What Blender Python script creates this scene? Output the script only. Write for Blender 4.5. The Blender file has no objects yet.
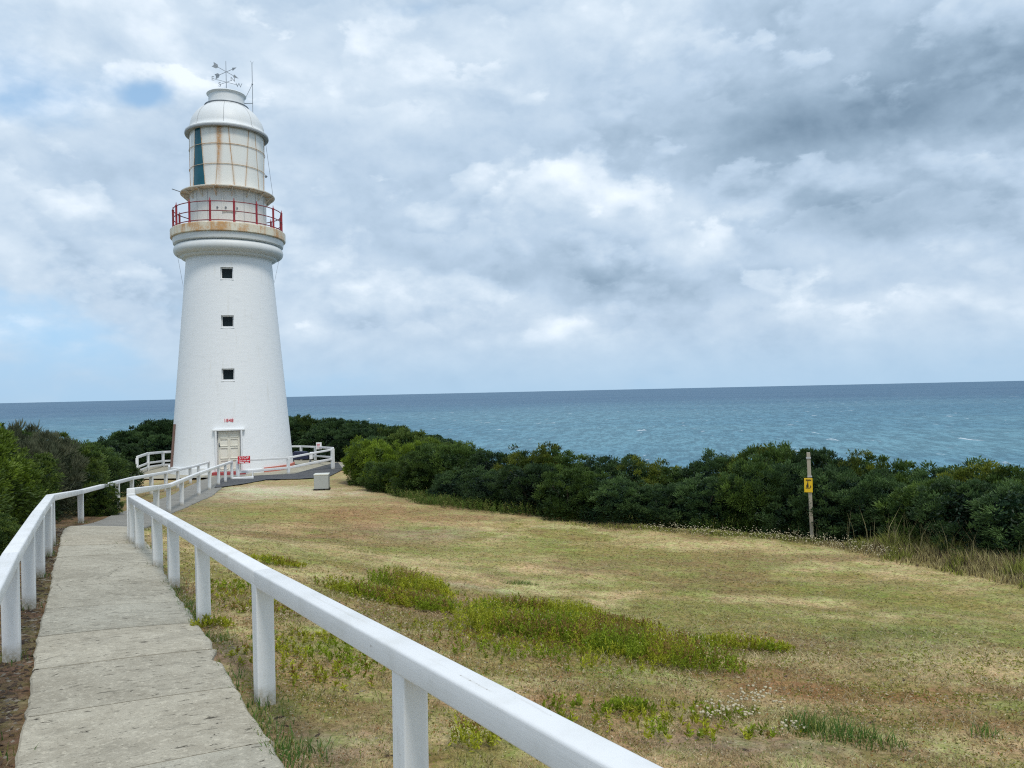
import bpy, bmesh, math
import numpy as np
from math import radians, sin, cos, pi, tan, atan2, sqrt
from mathutils import Vector, Matrix

S = bpy.context.scene
COL = S.collection
rng = np.random.default_rng(7)

# ------------------------------------------------------------------ camera, sky, sun, exposure
FPX, ROLL, PITCH, CZ = 770.0, radians(1.26), radians(0.545), 1.70
FW = np.array([0, cos(PITCH), sin(PITCH)]); UP = np.array([0, -sin(PITCH), cos(PITCH)]); RX = np.array([1.0, 0, 0])
CXV = cos(ROLL) * RX - sin(ROLL) * UP
CYV = sin(ROLL) * RX + cos(ROLL) * UP
cam = bpy.data.cameras.new('camera'); camo = bpy.data.objects.new('camera', cam); COL.objects.link(camo)
cam.sensor_fit = 'HORIZONTAL'; cam.sensor_width = 36.0; cam.lens = 36.0 * FPX / 1024.0
cam.clip_start = 0.05; cam.clip_end = 200000
m = Matrix.Identity(4)
for i in range(3):
    m[i][0] = CXV[i]; m[i][1] = CYV[i]; m[i][2] = -FW[i]
m[2][3] = CZ
camo.matrix_world = m
S.camera = camo
S.view_settings.view_transform = 'Standard'; S.view_settings.look = 'None'
S.view_settings.exposure = 0.46
S.cycles.use_denoising = False; S.cycles.filter_width = 1.15; S.view_settings.gamma = 1.0; S.view_settings.use_curve_mapping = False

SUN_EL, SUN_AZ = radians(58), radians(152)      # azimuth clockwise from +Y (the sea): behind the viewer, a little right
sl = bpy.data.lights.new('sun', 'SUN'); sl.energy = 1.45; sl.angle = radians(14); sl.color = (1.0, 0.955, 0.88)
so = bpy.data.objects.new('sun', sl); COL.objects.link(so)
sd = Vector((sin(SUN_AZ) * cos(SUN_EL), cos(SUN_AZ) * cos(SUN_EL), sin(SUN_EL)))
so.rotation_euler = sd.to_track_quat('Z', 'Y').to_euler(); so.location = (20, -30, 60)


def ray(px, py):
    d = FW + CXV * ((px - 512) / FPX) - CYV * ((py - 384) / FPX)
    return d / d[1]


class NT:
    """small helper to write node trees"""
    def __init__(s, tree): s.t = tree
    def n(s, typ, **kw):
        nd = s.t.nodes.new(typ)
        for k, v in kw.items():
            if k == 'ins':
                for a, b in v.items(): s.set(nd.inputs[a], b)
            else: setattr(nd, k, v)
        return nd
    def set(s, sock, v):
        if isinstance(v, bpy.types.NodeSocket): s.t.links.new(v, sock)
        elif isinstance(v, bpy.types.Node): s.t.links.new(v.outputs[0], sock)
        else:
            try: sock.default_value = v
            except Exception: sock.default_value = (*v, 1.0)
    def math(s, op, a, b=None, c=None, clamp=False):
        nd = s.n('ShaderNodeMath', operation=op); nd.use_clamp = clamp
        s.set(nd.inputs[0], a)
        if b is not None: s.set(nd.inputs[1], b)
        if c is not None: s.set(nd.inputs[2], c)
        return nd.outputs[0]
    def vmath(s, op, a, b=None):
        nd = s.n('ShaderNodeVectorMath', operation=op); s.set(nd.inputs[0], a)
        if b is not None: s.set(nd.inputs[1], b)
        return nd.outputs['Value'] if op in ('LENGTH', 'DOT_PRODUCT', 'DISTANCE') else nd.outputs[0]
    def noise(s, vec, scale, detail=4, rough=0.5, dist=0.0, dim='3D'):
        nd = s.n('ShaderNodeTexNoise', noise_dimensions=dim)
        s.set(nd.inputs['Vector'], vec); nd.inputs['Scale'].default_value = scale
        nd.inputs['Detail'].default_value = detail; nd.inputs['Roughness'].default_value = rough
        nd.inputs['Distortion'].default_value = dist
        return nd.outputs[0]
    def ss(s, v, a, b, lo=0.0, hi=1.0):
        nd = s.n('ShaderNodeMapRange', interpolation_type='SMOOTHSTEP')
        s.set(nd.inputs[0], v); nd.inputs[1].default_value = a; nd.inputs[2].default_value = b
        nd.inputs[3].default_value = lo; nd.inputs[4].default_value = hi
        return nd.outputs[0]
    def lin(s, v, a, b, lo=0.0, hi=1.0):
        nd = s.n('ShaderNodeMapRange'); s.set(nd.inputs[0], v)
        for k, q in enumerate((a, b, lo, hi)): nd.inputs[k + 1].default_value = q
        return nd.outputs[0]
    def mix(s, f, a, b, mode='MIX'):
        nd = s.n('ShaderNodeMix', data_type='RGBA', blend_type=mode)
        s.set(nd.inputs[0], f); s.set(nd.inputs[6], a); s.set(nd.inputs[7], b)
        return nd.outputs[2]
    def scale(s, vec, xyz):
        return s.vmath('MULTIPLY', vec, xyz)


# --- the sky: Nishita sky seen through a broken cloud layer
W = bpy.data.worlds.new('World'); S.world = W; W.use_nodes = True
W.node_tree.nodes.clear()
w = NT(W.node_tree)
out = w.n('ShaderNodeOutputWorld'); bg = w.n('ShaderNodeBackground'); bg.inputs[1].default_value = 0.1
w.set(out.inputs[0], bg)
sky = w.n('ShaderNodeTexSky', sky_type='NISHITA'); sky.sun_disc = False
sky.sun_elevation = SUN_EL; sky.sun_rotation = SUN_AZ; sky.air_density = 1.0; sky.dust_density = 1.2; sky.ozone_density = 1.2
tc = w.n('ShaderNodeTexCoord'); dirv = w.vmath('NORMALIZE', tc.outputs['Generated'])
sep = w.n('ShaderNodeSeparateXYZ'); w.set(sep.inputs[0], dirv)
dz = w.math('MAXIMUM', sep.outputs[2], 0.0)
den = w.math('ADD', dz, 0.30)
pj = w.n('ShaderNodeCombineXYZ')
w.set(pj.inputs[0], w.math('DIVIDE', sep.outputs[0], den)); w.set(pj.inputs[1], w.math('DIVIDE', sep.outputs[1], den))
w.set(pj.inputs[2], w.math('MULTIPLY', dz, 1.6))
P = pj.outputs[0]


def lobe(px, py, rx, ry, amp, inner=0.15):
    """soft elliptical region of the sky around one direction"""
    d = ray(px, py); d = d / np.linalg.norm(d)
    e1 = np.cross(d, [0, 0, 1]); e1 /= np.linalg.norm(e1); e2 = np.cross(e1, d)
    warp = w.vmath('SUBTRACT', wdir, tuple(d))
    a = w.math('MULTIPLY', w.vmath('DOT_PRODUCT', warp, tuple(e1)), FPX / rx)
    b = w.math('MULTIPLY', w.vmath('DOT_PRODUCT', warp, tuple(e2)), FPX / ry)
    c = w.math('MULTIPLY', w.math('ADD', w.vmath('DOT_PRODUCT', dirv, tuple(d)), -0.6), 1.0)
    r2 = w.math('ADD', w.math('MULTIPLY', a, a), w.math('MULTIPLY', b, b))
    g = w.math('EXPONENT', w.math('MULTIPLY', r2, -1.0))
    g = w.math('MULTIPLY', g, w.math('GREATER_THAN', c, 0.0))
    return w.math('MULTIPLY', g, amp)


wn = w.n('ShaderNodeTexNoise'); w.set(wn.inputs['Vector'], dirv); wn.inputs['Scale'].default_value = 7.0; wn.inputs['Detail'].default_value = 4
wdir = w.vmath('ADD', dirv, w.scale(w.vmath('SUBTRACT', wn.outputs['Color'], (0.5, 0.5, 0.5)), (0.12, 0.12, 0.09)))


def total(lst):
    t = lst[0]
    for x in lst[1:]: t = w.math('ADD', t, x)
    return t


# cover: where cloud is missing and blue shows;  shade: where the underside is dark or a top is bright
cov_l = total([lobe(30, 325, 190, 50, -0.13), lobe(157, 90, 26, 15, -0.24), lobe(10, 95, 70, 34, -0.12), lobe(410, 0, 70, 16, -0.15), lobe(150, 385, 260, 20, -0.10),
               lobe(60, 230, 200, 60, 0.08), lobe(900, 110, 300, 130, 0.30), lobe(560, 200, 260, 120, 0.12), lobe(700, 340, 300, 30, 0.04)])
shd_l = total([lobe(940, 88, 230, 58, -0.33), lobe(840, 120, 120, 26, -0.18), lobe(1010, 40, 120, 40, -0.14), lobe(850, 212, 100, 26, -0.20), lobe(790, 190, 50, 24, -0.12),
               lobe(590, 275, 150, 22, -0.24), lobe(940, 228, 120, 22, -0.14), lobe(560, 130, 230, 70, -0.08), lobe(420, 205, 110, 50, -0.10),
               lobe(340, 65, 90, 50, 0.12), lobe(420, 110, 60, 26, 0.09), lobe(80, 70, 160, 60, 0.10), lobe(470, 200, 120, 26, 0.06),
               lobe(660, 222, 120, 16, 0.14), lobe(930, 296, 110, 14, 0.24), lobe(60, 335, 55, 13, 0.26), lobe(600, 200, 110, 16, 0.10),
               lobe(620, 20, 150, 40, 0.12), lobe(40, 255, 100, 26, 0.12), lobe(800, 262, 130, 14, 0.10), lobe(380, 322, 110, 14, 0.10),
               lobe(60, 190, 200, 70, 0.08), lobe(140, 25, 260, 60, 0.12), lobe(520, 60, 160, 50, 0.06)])
nA = w.noise(P, 1.5, 7, 0.47, 0.1)
nB = w.noise(w.vmath('ADD', P, (3.1, 1.7, 0.4)), 3.4, 7, 0.50, 0.2)
nA2 = w.noise(w.vmath('ADD', P, (0.02, -0.07, 0.09)), 1.5, 7, 0.47, 0.1)
dirq = w.scale(dirv, (1, 1, 1.5))
nC = w.noise(dirq, 6.5, 8, 0.55, 0.1)
nC2 = w.noise(w.vmath('ADD', dirq, (0.010, 0.0, 0.026)), 6.5, 8, 0.55, 0.1)
dens = w.math('ADD', w.math('ADD', w.math('MULTIPLY', nA, 0.45), w.math('ADD', w.math('MULTIPLY', nB, 0.2), w.math('MULTIPLY', nC, 0.35))), cov_l)
cover = w.ss(dens, 0.30, 0.48)
# lit billow tops: where the cloud thins upwards
relief = w.math('ADD', w.math('MULTIPLY', w.math('SUBTRACT', nA, nA2), 0.22), w.math('MULTIPLY', w.math('SUBTRACT', nC, nC2), 0.85))
# separate heaped clouds in front of the general layer: soft-edged, bright on top, dark and flat below
def heaps(off, sc, z2, lo, hi, sh):
    q = w.scale(w.vmath('ADD', dirv, off), (1, 1, z2))
    a = w.noise(q, sc, 8, 0.56, 0.05); b = w.noise(w.vmath('ADD', q, (0, 0, sh * z2)), sc, 4, 0.5, 0.05)
    m_ = w.ss(a, lo, hi)
    return w.math('MULTIPLY', m_, w.math('ADD', w.math('ADD', w.math('MULTIPLY', w.math('SUBTRACT', a, b), 1.5), w.math('MULTIPLY', w.math('ABSOLUTE', w.math('SUBTRACT', a, b)), 0.55)), -0.055))
hp_ = w.math('ADD', heaps((0.31, 0.0, 0.17), 3.6, 1.5, 0.485, 0.53, 0.06), w.math('MULTIPLY', heaps((1.7, 0.4, 0.33), 7.5, 1.8, 0.50, 0.55, 0.03), 0.6))
hp_ = w.math('MULTIPLY', hp_, w.ss(dz, 0.02, 0.10))
shade = total([w.math('MULTIPLY', w.math('SUBTRACT', nB, 0.5), 0.16), w.math('MULTIPLY', w.math('SUBTRACT', nA, 0.5), -0.25), relief, shd_l, hp_])
ramp = w.n('ShaderNodeValToRGB'); w.set(ramp.inputs[0], w.lin(shade, -0.80, 0.45))
cr = ramp.color_ramp
cr.elements[0].position = 0.0; cr.elements[0].color = (0.095, 0.150, 0.215, 1)
cr.elements[1].position = 1.0; cr.elements[1].color = (0.66, 0.725, 0.79, 1)
for p_, c_ in ((0.16, (0.150, 0.222, 0.305, 1)), (0.37, (0.245, 0.335, 0.435, 1)), (0.58, (0.370, 0.470, 0.585, 1)), (0.748, (0.470, 0.560, 0.655, 1))):
    e = cr.elements.new(p_); e.color = c_
cl = w.scale(ramp.outputs[0], (10, 10, 10))
skyc = w.mix(w.ss(dz, 0.0, 0.40, 0.9, 0.55), sky.outputs[0], (3.0, 4.9, 7.0, 1))
col = w.mix(cover, skyc, cl)
hz = w.ss(dz, -0.02, 0.095, 0.90, 0.0)
col = w.mix(hz, col, (3.15, 4.60, 6.05, 1))
w.set(bg.inputs[0], col)


# ------------------------------------------------------------------ small tools
def tag(o, label=None, cat=None, group=None, kind=None):
    if label: o['label'] = label
    if cat: o['category'] = cat
    if group: o['group'] = group
    if kind: o['kind'] = kind
    return o


def empty(name, loc, rz=0.0):
    o = bpy.data.objects.new(name, None); COL.objects.link(o); o.location = loc; o.rotation_euler = (0, 0, rz)
    o.empty_display_size = 0.2
    return o


def link(name, me, mat=None, parent=None):
    o = bpy.data.objects.new(name, me); COL.objects.link(o)
    if mat is not None:
        me.materials.clear(); me.materials.append(mat)
    if parent is not None: o.parent = parent
    return o


def np_mesh(name, V, Fc, cols=None, smooth=False):
    """mesh from arrays; Fc is (n,3) or (n,4)"""
    V = np.ascontiguousarray(V, dtype=np.float32); Fc = np.ascontiguousarray(Fc, dtype=np.int32)
    me = bpy.data.meshes.new(name); k = Fc.shape[1]
    me.vertices.add(len(V)); me.vertices.foreach_set('co', V.ravel())
    me.loops.add(Fc.size); me.loops.foreach_set('vertex_index', Fc.ravel())
    me.polygons.add(len(Fc)); me.polygons.foreach_set('loop_start', np.arange(len(Fc), dtype=np.int32) * k)
    me.polygons.foreach_set('use_smooth', np.full(len(Fc), bool(smooth)))
    if cols is not None:
        at_ = me.attributes.new('tint', 'FLOAT_COLOR', 'POINT')
        c4 = np.ones((len(V), 4), dtype=np.float32); c4[:, :3] = cols
        at_.data.foreach_set('color', c4.ravel())
    me.update(calc_edges=True)
    return me


class MB:
    """collects bevelled boxes, tubes and lathes into one mesh"""
    def __init__(s): s.bm = bmesh.new()
    def box(s, c, size, rot=None, bevel=0.0, seg=1):
        mt = Matrix.Translation(Vector(c)) @ (rot.to_4x4() if rot is not None else Matrix.Identity(4)) @ Matrix.Diagonal((*size, 1))
        r = bmesh.ops.create_cube(s.bm, size=1.0, matrix=mt)
        if bevel > 0:
            es = list({e for v in r['verts'] for e in v.link_edges})
            bmesh.ops.bevel(s.bm, geom=es, offset=bevel, segments=seg, affect='EDGES', profile=0.5)
        return s
    def beam(s, a, b, wd, ht, bevel=0.01, seg=2, up=(0, 0, 1)):
        a = Vector(a); b = Vector(b); d = (b - a); L = d.length; d.normalize()
        sx = d.cross(Vector(up)).normalized(); uz = sx.cross(d).normalized()
        R = Matrix((sx, d, uz)).transposed()
        return s.box((a + b) / 2, (wd, L, ht), R, bevel, seg)
    def tube(s, a, b, r, r2=None, n=8):
        a = Vector(a); b = Vector(b); d = b - a
        q = d.to_track_quat('Z', 'Y').to_matrix().to_4x4()
        bmesh.ops.create_cone(s.bm, cap_ends=True, segments=n, radius1=r, radius2=r if r2 is None else r2, depth=d.length,
                              matrix=Matrix.Translation((a + b) / 2) @ q)
        return s
    def ring(s, R, z, r, n=96, k=6, c=(0, 0)):
        vs = [[s.bm.verts.new((c[0] + (R + r * cos(2 * pi * j / k)) * sin(2 * pi * i / n), c[1] - (R + r * cos(2 * pi * j / k)) * cos(2 * pi * i / n),
                               z + r * sin(2 * pi * j / k))) for j in range(k)] for i in range(n)]
        for i in range(n):
            for j in range(k):
                s.bm.faces.new((vs[i][j], vs[(i + 1) % n][j], vs[(i + 1) % n][(j + 1) % k], vs[i][(j + 1) % k]))
        return s
    def ball(s, c, r, sub=1, sc=(1, 1, 1)):
        bmesh.ops.create_icosphere(s.bm, subdivisions=sub, radius=r, matrix=Matrix.Translation(Vector(c)) @ Matrix.Diagonal((*sc, 1)))
        return s
    def lathe(s, prof, n=96, closed=True):
        """prof: (r, z) pairs from bottom to top; UV u = angle*r0, v = z"""
        uv = s.bm.loops.layers.uv.verify()
        rings = [[s.bm.verts.new((r * sin(2 * pi * i / n), -r * cos(2 * pi * i / n), z)) for i in range(n)] for r, z in prof]
        for a in range(len(prof) - 1):
            for i in range(n):
                f = s.bm.faces.new((rings[a][i], rings[a][(i + 1) % n], rings[a + 1][(i + 1) % n], rings[a + 1][i]))
                for lp, (ii, zz) in zip(f.loops, ((i, prof[a][1]), (i + 1, prof[a][1]), (i + 1, prof[a + 1][1]), (i, prof[a + 1][1]))):
                    lp[uv].uv = (ii / n * 2 * pi * 2.4, zz)
        if closed:
            s.bm.faces.new(list(reversed(rings[0]))); s.bm.faces.new(rings[-1])
        return s
    def build(s, name, mat, parent=None, smooth=None):
        me = bpy.data.meshes.new(name)
        bmesh.ops.recalc_face_normals(s.bm, faces=s.bm.faces)
        s.bm.to_mesh(me); s.bm.free()
        if smooth is not None:
            me.polygons.foreach_set('use_smooth', np.ones(len(me.polygons), dtype=bool))
            me.set_sharp_from_angle(angle=radians(smooth))
        return link(name, me, mat, parent)


def text_mesh(name, body, size, mat, parent=None, depth=0.004, align='CENTER'):
    cu = bpy.data.curves.new(name, 'FONT'); cu.body = body; cu.size = size; cu.extrude = depth / 2
    cu.align_x = align; cu.align_y = 'CENTER'
    tmp = bpy.data.objects.new(name, cu); COL.objects.link(tmp)
    dg = bpy.context.evaluated_depsgraph_get(); dg.update()
    me = bpy.data.meshes.new_from_object(tmp.evaluated_get(dg))
    bpy.data.objects.remove(tmp); bpy.data.curves.remove(cu)
    return link(name, me, mat, parent)


# value noise for placing and tinting plants
_tab = np.random.default_rng(3).random((256, 256))
def vnoise(x, y):
    xi = np.floor(x).astype(int); yi = np.floor(y).astype(int); fx = x - xi; fy = y - yi
    fx = fx * fx * (3 - 2 * fx); fy = fy * fy * (3 - 2 * fy)
    g = lambda a, b: _tab[a & 255, b & 255]
    return (g(xi, yi) * (1 - fx) + g(xi + 1, yi) * fx) * (1 - fy) + (g(xi, yi + 1) * (1 - fx) + g(xi + 1, yi + 1) * fx) * fy
def fbm(x, y, sc=1.0, o=4):
    t = 0; a = 0.5; n = 0
    for k in range(o):
        t = t + a * vnoise(x * sc + 17.3 * k, y * sc - 9.1 * k); n += a; a *= 0.5; sc *= 2.03
    return t / n
def sst(v, a, b):
    t = np.clip((v - a) / (b - a), 0, 1); return t * t * (3 - 2 * t)


# ------------------------------------------------------------------ lie of the land (surveyed heights, smooth surface through them)
CPTS = []
for px, py, drop in [(15, 768, 1.7), (290, 768, 1.72), (38, 640, 1.73), (190, 640, 1.74), (55, 560, 1.82), (140, 560, 1.83), (62, 530, 1.92),
                     (127, 530, 1.93), (150, 527, 2.4), (169, 513, 2.72), (199, 495.6, 3.0), (209.6, 490, 3.15), (232, 479.6, 3.42), (231, 475, 3.53),
                     (320, 489, 3.5), (332, 469, 3.55), (288, 474, 3.55), (811, 540, 3.42), (600, 527, 3.45), (400, 495, 3.5),
                     (960, 562, 3.35), (700, 530, 3.45), (1020, 768, 1.95), (1020, 650, 2.6), (600, 768, 1.78), (600, 650, 2.35),
                     (800, 600, 2.95), (400, 600, 2.35), (300, 540, 2.75)]:
    d = ray(px, py); t = -drop / d[2]; CPTS.append((d[0] * t, t, CZ - drop))
CPTS += [(-15, 38, -1.85), (-12, 40, -1.85), (-18, 38, -1.85), (-15, 42, -1.9), (0, 0, 0), (2, -4, .1), (-8, 8, .0), (-12, 4, .3), (-12, 14, -.4),
         (-14, 22, -1.1), (-20, 30, -1.8), (10, 0, -.3)]
CPTS = np.array(CPTS)
def _fit(C, lam=0.02):
    n = len(C); d = np.hypot(C[:, None, 0] - C[None, :, 0], C[:, None, 1] - C[None, :, 1])
    K = np.where(d > 0, d * d * np.log(d + 1e-9), 0) + lam * n * np.eye(n)
    A = np.zeros((n + 3, n + 3)); A[:n, :n] = K; Q = np.c_[np.ones(n), C[:, :2]]; A[:n, n:] = Q; A[n:, :n] = Q.T
    return np.linalg.solve(A, np.r_[C[:, 2], 0, 0, 0])
_w = _fit(CPTS)
def _sp(v): return np.where(v > 12, v, np.log1p(np.exp(np.minimum(v, 12))))
def G(x, y):
    """height of the ground"""
    x = np.asarray(x, float); y = np.asarray(y, float)
    xc = np.clip(x, -30, 30); yc = np.clip(y, -12, 55)
    d = np.hypot(xc[..., None] - CPTS[:, 0], yc[..., None] - CPTS[:, 1])
    z = np.where(d > 0, d * d * np.log(d + 1e-9), 0) @ _w[:-3] + _w[-3] + _w[-2] * xc + _w[-1] * yc
    s = 0.71 * x + 0.70 * y
    z = z - 0.22 * (_sp(s - 25) - _sp(-25.0)) - 0.2 * _sp(y - 54) - 0.2 * _sp(-x - 30)
    z = z - 1.3 * _sp((s - 75)) - 1.3 * _sp(y - 95) - 1.3 * _sp(-x - 80) - 1.3 * _sp(-y - 45) - 1.3 * _sp(x - 80)
    return z
def ground_pt(px, py):
    """where a line of sight meets the ground"""
    d = ray(px, py); lo = 0.6; t = np.linspace(0.8, 70, 4000)
    zz = CZ + d[2] * t - G(d[0] * t, t)
    i = int(np.argmax(zz < 0)) if (zz < 0).any() else len(t) - 1
    a, b = t[max(i - 1, 0)], t[i]
    for _ in range(20):
        mdl = (a + b) / 2
        if CZ + d[2] * mdl - float(G(d[0] * mdl, mdl)) < 0: b = mdl
        else: a = mdl
    return np.array([d[0] * b, b, float(G(d[0] * b, b))])
def spot(px, Y):
    """ground point at distance Y in the direction of column px (taken at the horizon)"""
    d = ray(px, 395); x = d[0] * Y
    return np.array([x, Y, float(G(x, Y))])
def height_at(px, py, Y):
    d = ray(px, py); return CZ + d[2] * Y


# ------------------------------------------------------------------ materials
def mat(name):
    mt = bpy.data.materials.new(name); mt.use_nodes = True; mt.node_tree.nodes.clear()
    t = NT(mt.node_tree); o = t.n('ShaderNodeOutputMaterial'); b = t.n('ShaderNodeBsdfPrincipled'); t.set(o.inputs[0], b)
    return mt, t, b, o
def obj_coord(t):
    return t.n('ShaderNodeTexCoord').outputs['Object']
def pos_coord(t):
    return t.n('ShaderNodeNewGeometry').outputs['Position']
def bump(t, b, h, strength=0.3, dist=0.01):
    nd = t.n('ShaderNodeBump'); nd.inputs['Strength'].default_value = strength; nd.inputs['Distance'].default_value = dist
    t.set(nd.inputs['Height'], h); t.set(b.inputs['Normal'], nd); return nd

def m_paint(name, base=(0.79, 0.80, 0.80), dirt=(0.42, 0.39, 0.32), amt=0.5, rough=0.45, grain=(6, 6, 1.2)):
    mt, t, b, o = mat(name); p = pos_coord(t)
    n1 = t.noise(p, 2.2, 5, 0.6); n2 = t.noise(t.scale(p, grain), 9.0, 6, 0.65); n3 = t.noise(p, 60, 3, 0.6)
    f = t.math('MULTIPLY', t.ss(t.math('ADD', t.math('MULTIPLY', n1, 0.5), t.math('MULTIPLY', n2, 0.5)), 0.50, 0.72), amt)
    c = t.mix(f, base, dirt)
    c = t.mix(t.math('MULTIPLY', t.ss(n3, 0.66, 0.72), 0.35 * amt), c, (0.25, 0.2, 0.15, 1))
    t.set(b.inputs['Base Color'], c); t.set(b.inputs['Roughness'], t.lin(n2, 0.3, 0.7, rough - 0.08, rough + 0.15))
    bump(t, b, t.math('ADD', n2, t.math('MULTIPLY', n3, 0.3)), 0.25, 0.003)
    return mt
M = {}
def m_timber(name, base, grainv, soil):
    """white painted timber: grain along the piece, worn spots, nail rust, splashed soil at the foot of posts"""
    mt, t, b, o = mat(name); p = obj_coord(t); g = t.noise(t.scale(p, grainv), 1.0, 6, 0.68); n1 = t.noise(p, 3.1, 5, 0.62); n3 = t.noise(p, 46, 4, 0.65)
    c = t.mix(t.math('MULTIPLY', t.ss(n1, 0.45, 0.72), 0.45), base, (0.60, 0.595, 0.56, 1))
    c = t.mix(t.math('MULTIPLY', t.ss(g, 0.55, 0.72), 0.40), c, (0.47, 0.45, 0.40, 1))
    c = t.mix(t.math('MULTIPLY', t.ss(t.math('ADD', t.math('MULTIPLY', g, 0.5), t.math('MULTIPLY', n3, 0.5)), 0.635, 0.66), 0.75), c, (0.27, 0.23, 0.18, 1))
    if soil:
        z = t.n('ShaderNodeSeparateXYZ'); t.set(z.inputs[0], p); zz = t.math('ADD', z.outputs[2], t.math('MULTIPLY', t.math('SUBTRACT', n1, 0.5), 0.28))
        c = t.mix(t.math('MULTIPLY', t.ss(zz, 0.0, 0.14, 1.0, 0.0), t.ss(n3, 0.3, 0.6, 0.35, 0.8)), c, (0.30, 0.25, 0.15, 1))
    t.set(b.inputs['Base Color'], c); t.set(b.inputs['Roughness'], t.lin(g, 0.3, 0.7, 0.42, 0.65))
    bump(t, b, t.math('ADD', g, t.math('MULTIPLY', n3, 0.25)), 0.35, 0.004)
    return mt
M['rail_white'] = m_timber('fence rail paint', (0.80, 0.80, 0.795, 1), (28, 1.6, 28), False)
M['post_white'] = m_timber('fence post paint', (0.785, 0.795, 0.795, 1), (26, 26, 1.8), True)
M['trim_white'] = m_paint('trim white', (0.78, 0.79, 0.79), (0.40, 0.36, 0.28), 0.4)
M['metal_white'] = m_paint('white metal', (0.76, 0.77, 0.76), (0.45, 0.36, 0.25), 0.45, 0.4)
M['door'] = m_paint('door paint', (0.78, 0.755, 0.66), (0.40, 0.34, 0.25), 0.5)
M['red'] = m_paint('gallery red', (0.32, 0.022, 0.03), (0.18, 0.05, 0.03), 0.5, 0.45)
M['redrail'] = m_paint('rail maroon', (0.24, 0.05, 0.055), (0.13, 0.07, 0.06), 0.6, 0.5)
M['plinth_red'] = m_paint('plinth red', (0.56, 0.17, 0.12), (0.55, 0.40, 0.33), 0.6, 0.6)
M['step_red'] = m_paint('step red', (0.34, 0.05, 0.055), (0.3, 0.12, 0.1), 0.5, 0.6)
M['sign_red'] = m_paint('sign red', (0.60, 0.02, 0.04), (0.5, 0.1, 0.1), 0.3, 0.35)
M['sign_white'] = m_paint('sign white', (0.80, 0.80, 0.80), (0.6, 0.6, 0.6), 0.2, 0.35)
M['sign_yellow'] = m_paint('sign yellow', (0.80, 0.52, 0.02), (0.6, 0.42, 0.1), 0.3, 0.35)
M['sign_black'] = m_paint('sign black', (0.03, 0.025, 0.02), (0.06, 0.05, 0.04), 0.3, 0.4)
M['sign_pink'] = m_paint('sign pink', (0.55, 0.25, 0.27), (0.6, 0.4, 0.4), 0.3, 0.4)
M['dark_metal'] = m_paint('dark metal', (0.16, 0.18, 0.20), (0.22, 0.2, 0.18), 0.5, 0.45)
M['grey_metal'] = m_paint('grey metal', (0.40, 0.41, 0.42), (0.30, 0.25, 0.2), 0.5, 0.5)
M['vane'] = m_paint('vane metal', (0.30, 0.33, 0.36), (0.25, 0.24, 0.22), 0.4, 0.4)
M['brown_pipe'] = m_paint('brown pipe', (0.17, 0.10, 0.08), (0.25, 0.18, 0.14), 0.5, 0.5)
M['navy'] = m_paint('navy cover', (0.012, 0.018, 0.05), (0.03, 0.04, 0.08), 0.4, 0.6)
M['wood_grey'] = m_paint('grey wood', (0.40, 0.36, 0.29), (0.24, 0.20, 0.15), 0.8, 0.8, (14, 14, 0.7))
M['stem'] = m_paint('stem bark', (0.10, 0.08, 0.06), (0.16, 0.14, 0.11), 0.6, 0.85)
M['box_side'] = m_paint('box grey', (0.36, 0.38, 0.37), (0.24, 0.24, 0.21), 0.6, 0.6)
M['box_top'] = m_paint('box lid', (0.66, 0.66, 0.60), (0.42, 0.40, 0.34), 0.5, 0.6)

def m_shaft():
    mt, t, b, o = mat('whitewashed stone'); uv = t.n('ShaderNodeUVMap').outputs[0]; p = obj_coord(t)
    br = t.n('ShaderNodeTexBrick'); t.set(br.inputs['Vector'], t.vmath('ADD', uv, t.scale(t.n('ShaderNodeTexNoise', ins={'Vector': p, 'Scale': 3.0}).outputs[1], (0.05, 0.05, 0))))
    br.inputs['Scale'].default_value = 1.0; br.inputs['Brick Width'].default_value = 0.85; br.inputs['Row Height'].default_value = 0.31
    br.inputs['Mortar Size'].default_value = 0.014; br.inputs['Mortar Smooth'].default_value = 1.0
    n1 = t.noise(p, 1.1, 5, 0.6); n2 = t.noise(t.scale(p, (1, 1, 3.5)), 2.2, 6, 0.65); n3 = t.noise(t.scale(p, (6, 6, 0.35)), 1.0, 5, 0.6)
    crack = t.math('MULTIPLY', br.outputs['Fac'], t.ss(n1, 0.45, 0.7, 0.0, 0.05))
    c = t.mix(t.math('MULTIPLY', t.ss(n2, 0.5, 0.75), 0.5), (0.81, 0.825, 0.83, 1), (0.70, 0.715, 0.715, 1))
    c = t.mix(crack, c, (0.46, 0.47, 0.46, 1))
    c = t.mix(t.math('MULTIPLY', t.ss(n3, 0.56, 0.78), 0.28), c, (0.58, 0.54, 0.44, 1))
    t.set(b.inputs['Base Color'], c); b.inputs['Roughness'].default_value = 0.6
    h = t.math('ADD', t.math('MULTIPLY', br.outputs['Fac'], -0.05), t.math('ADD', t.math('MULTIPLY', n2, 1.3), t.math('MULTIPLY', t.noise(p, 9, 4, 0.6), 0.12)))
    bump(t, b, h, 0.15, 0.03)
    return mt
M['shaft'] = m_shaft()

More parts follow.
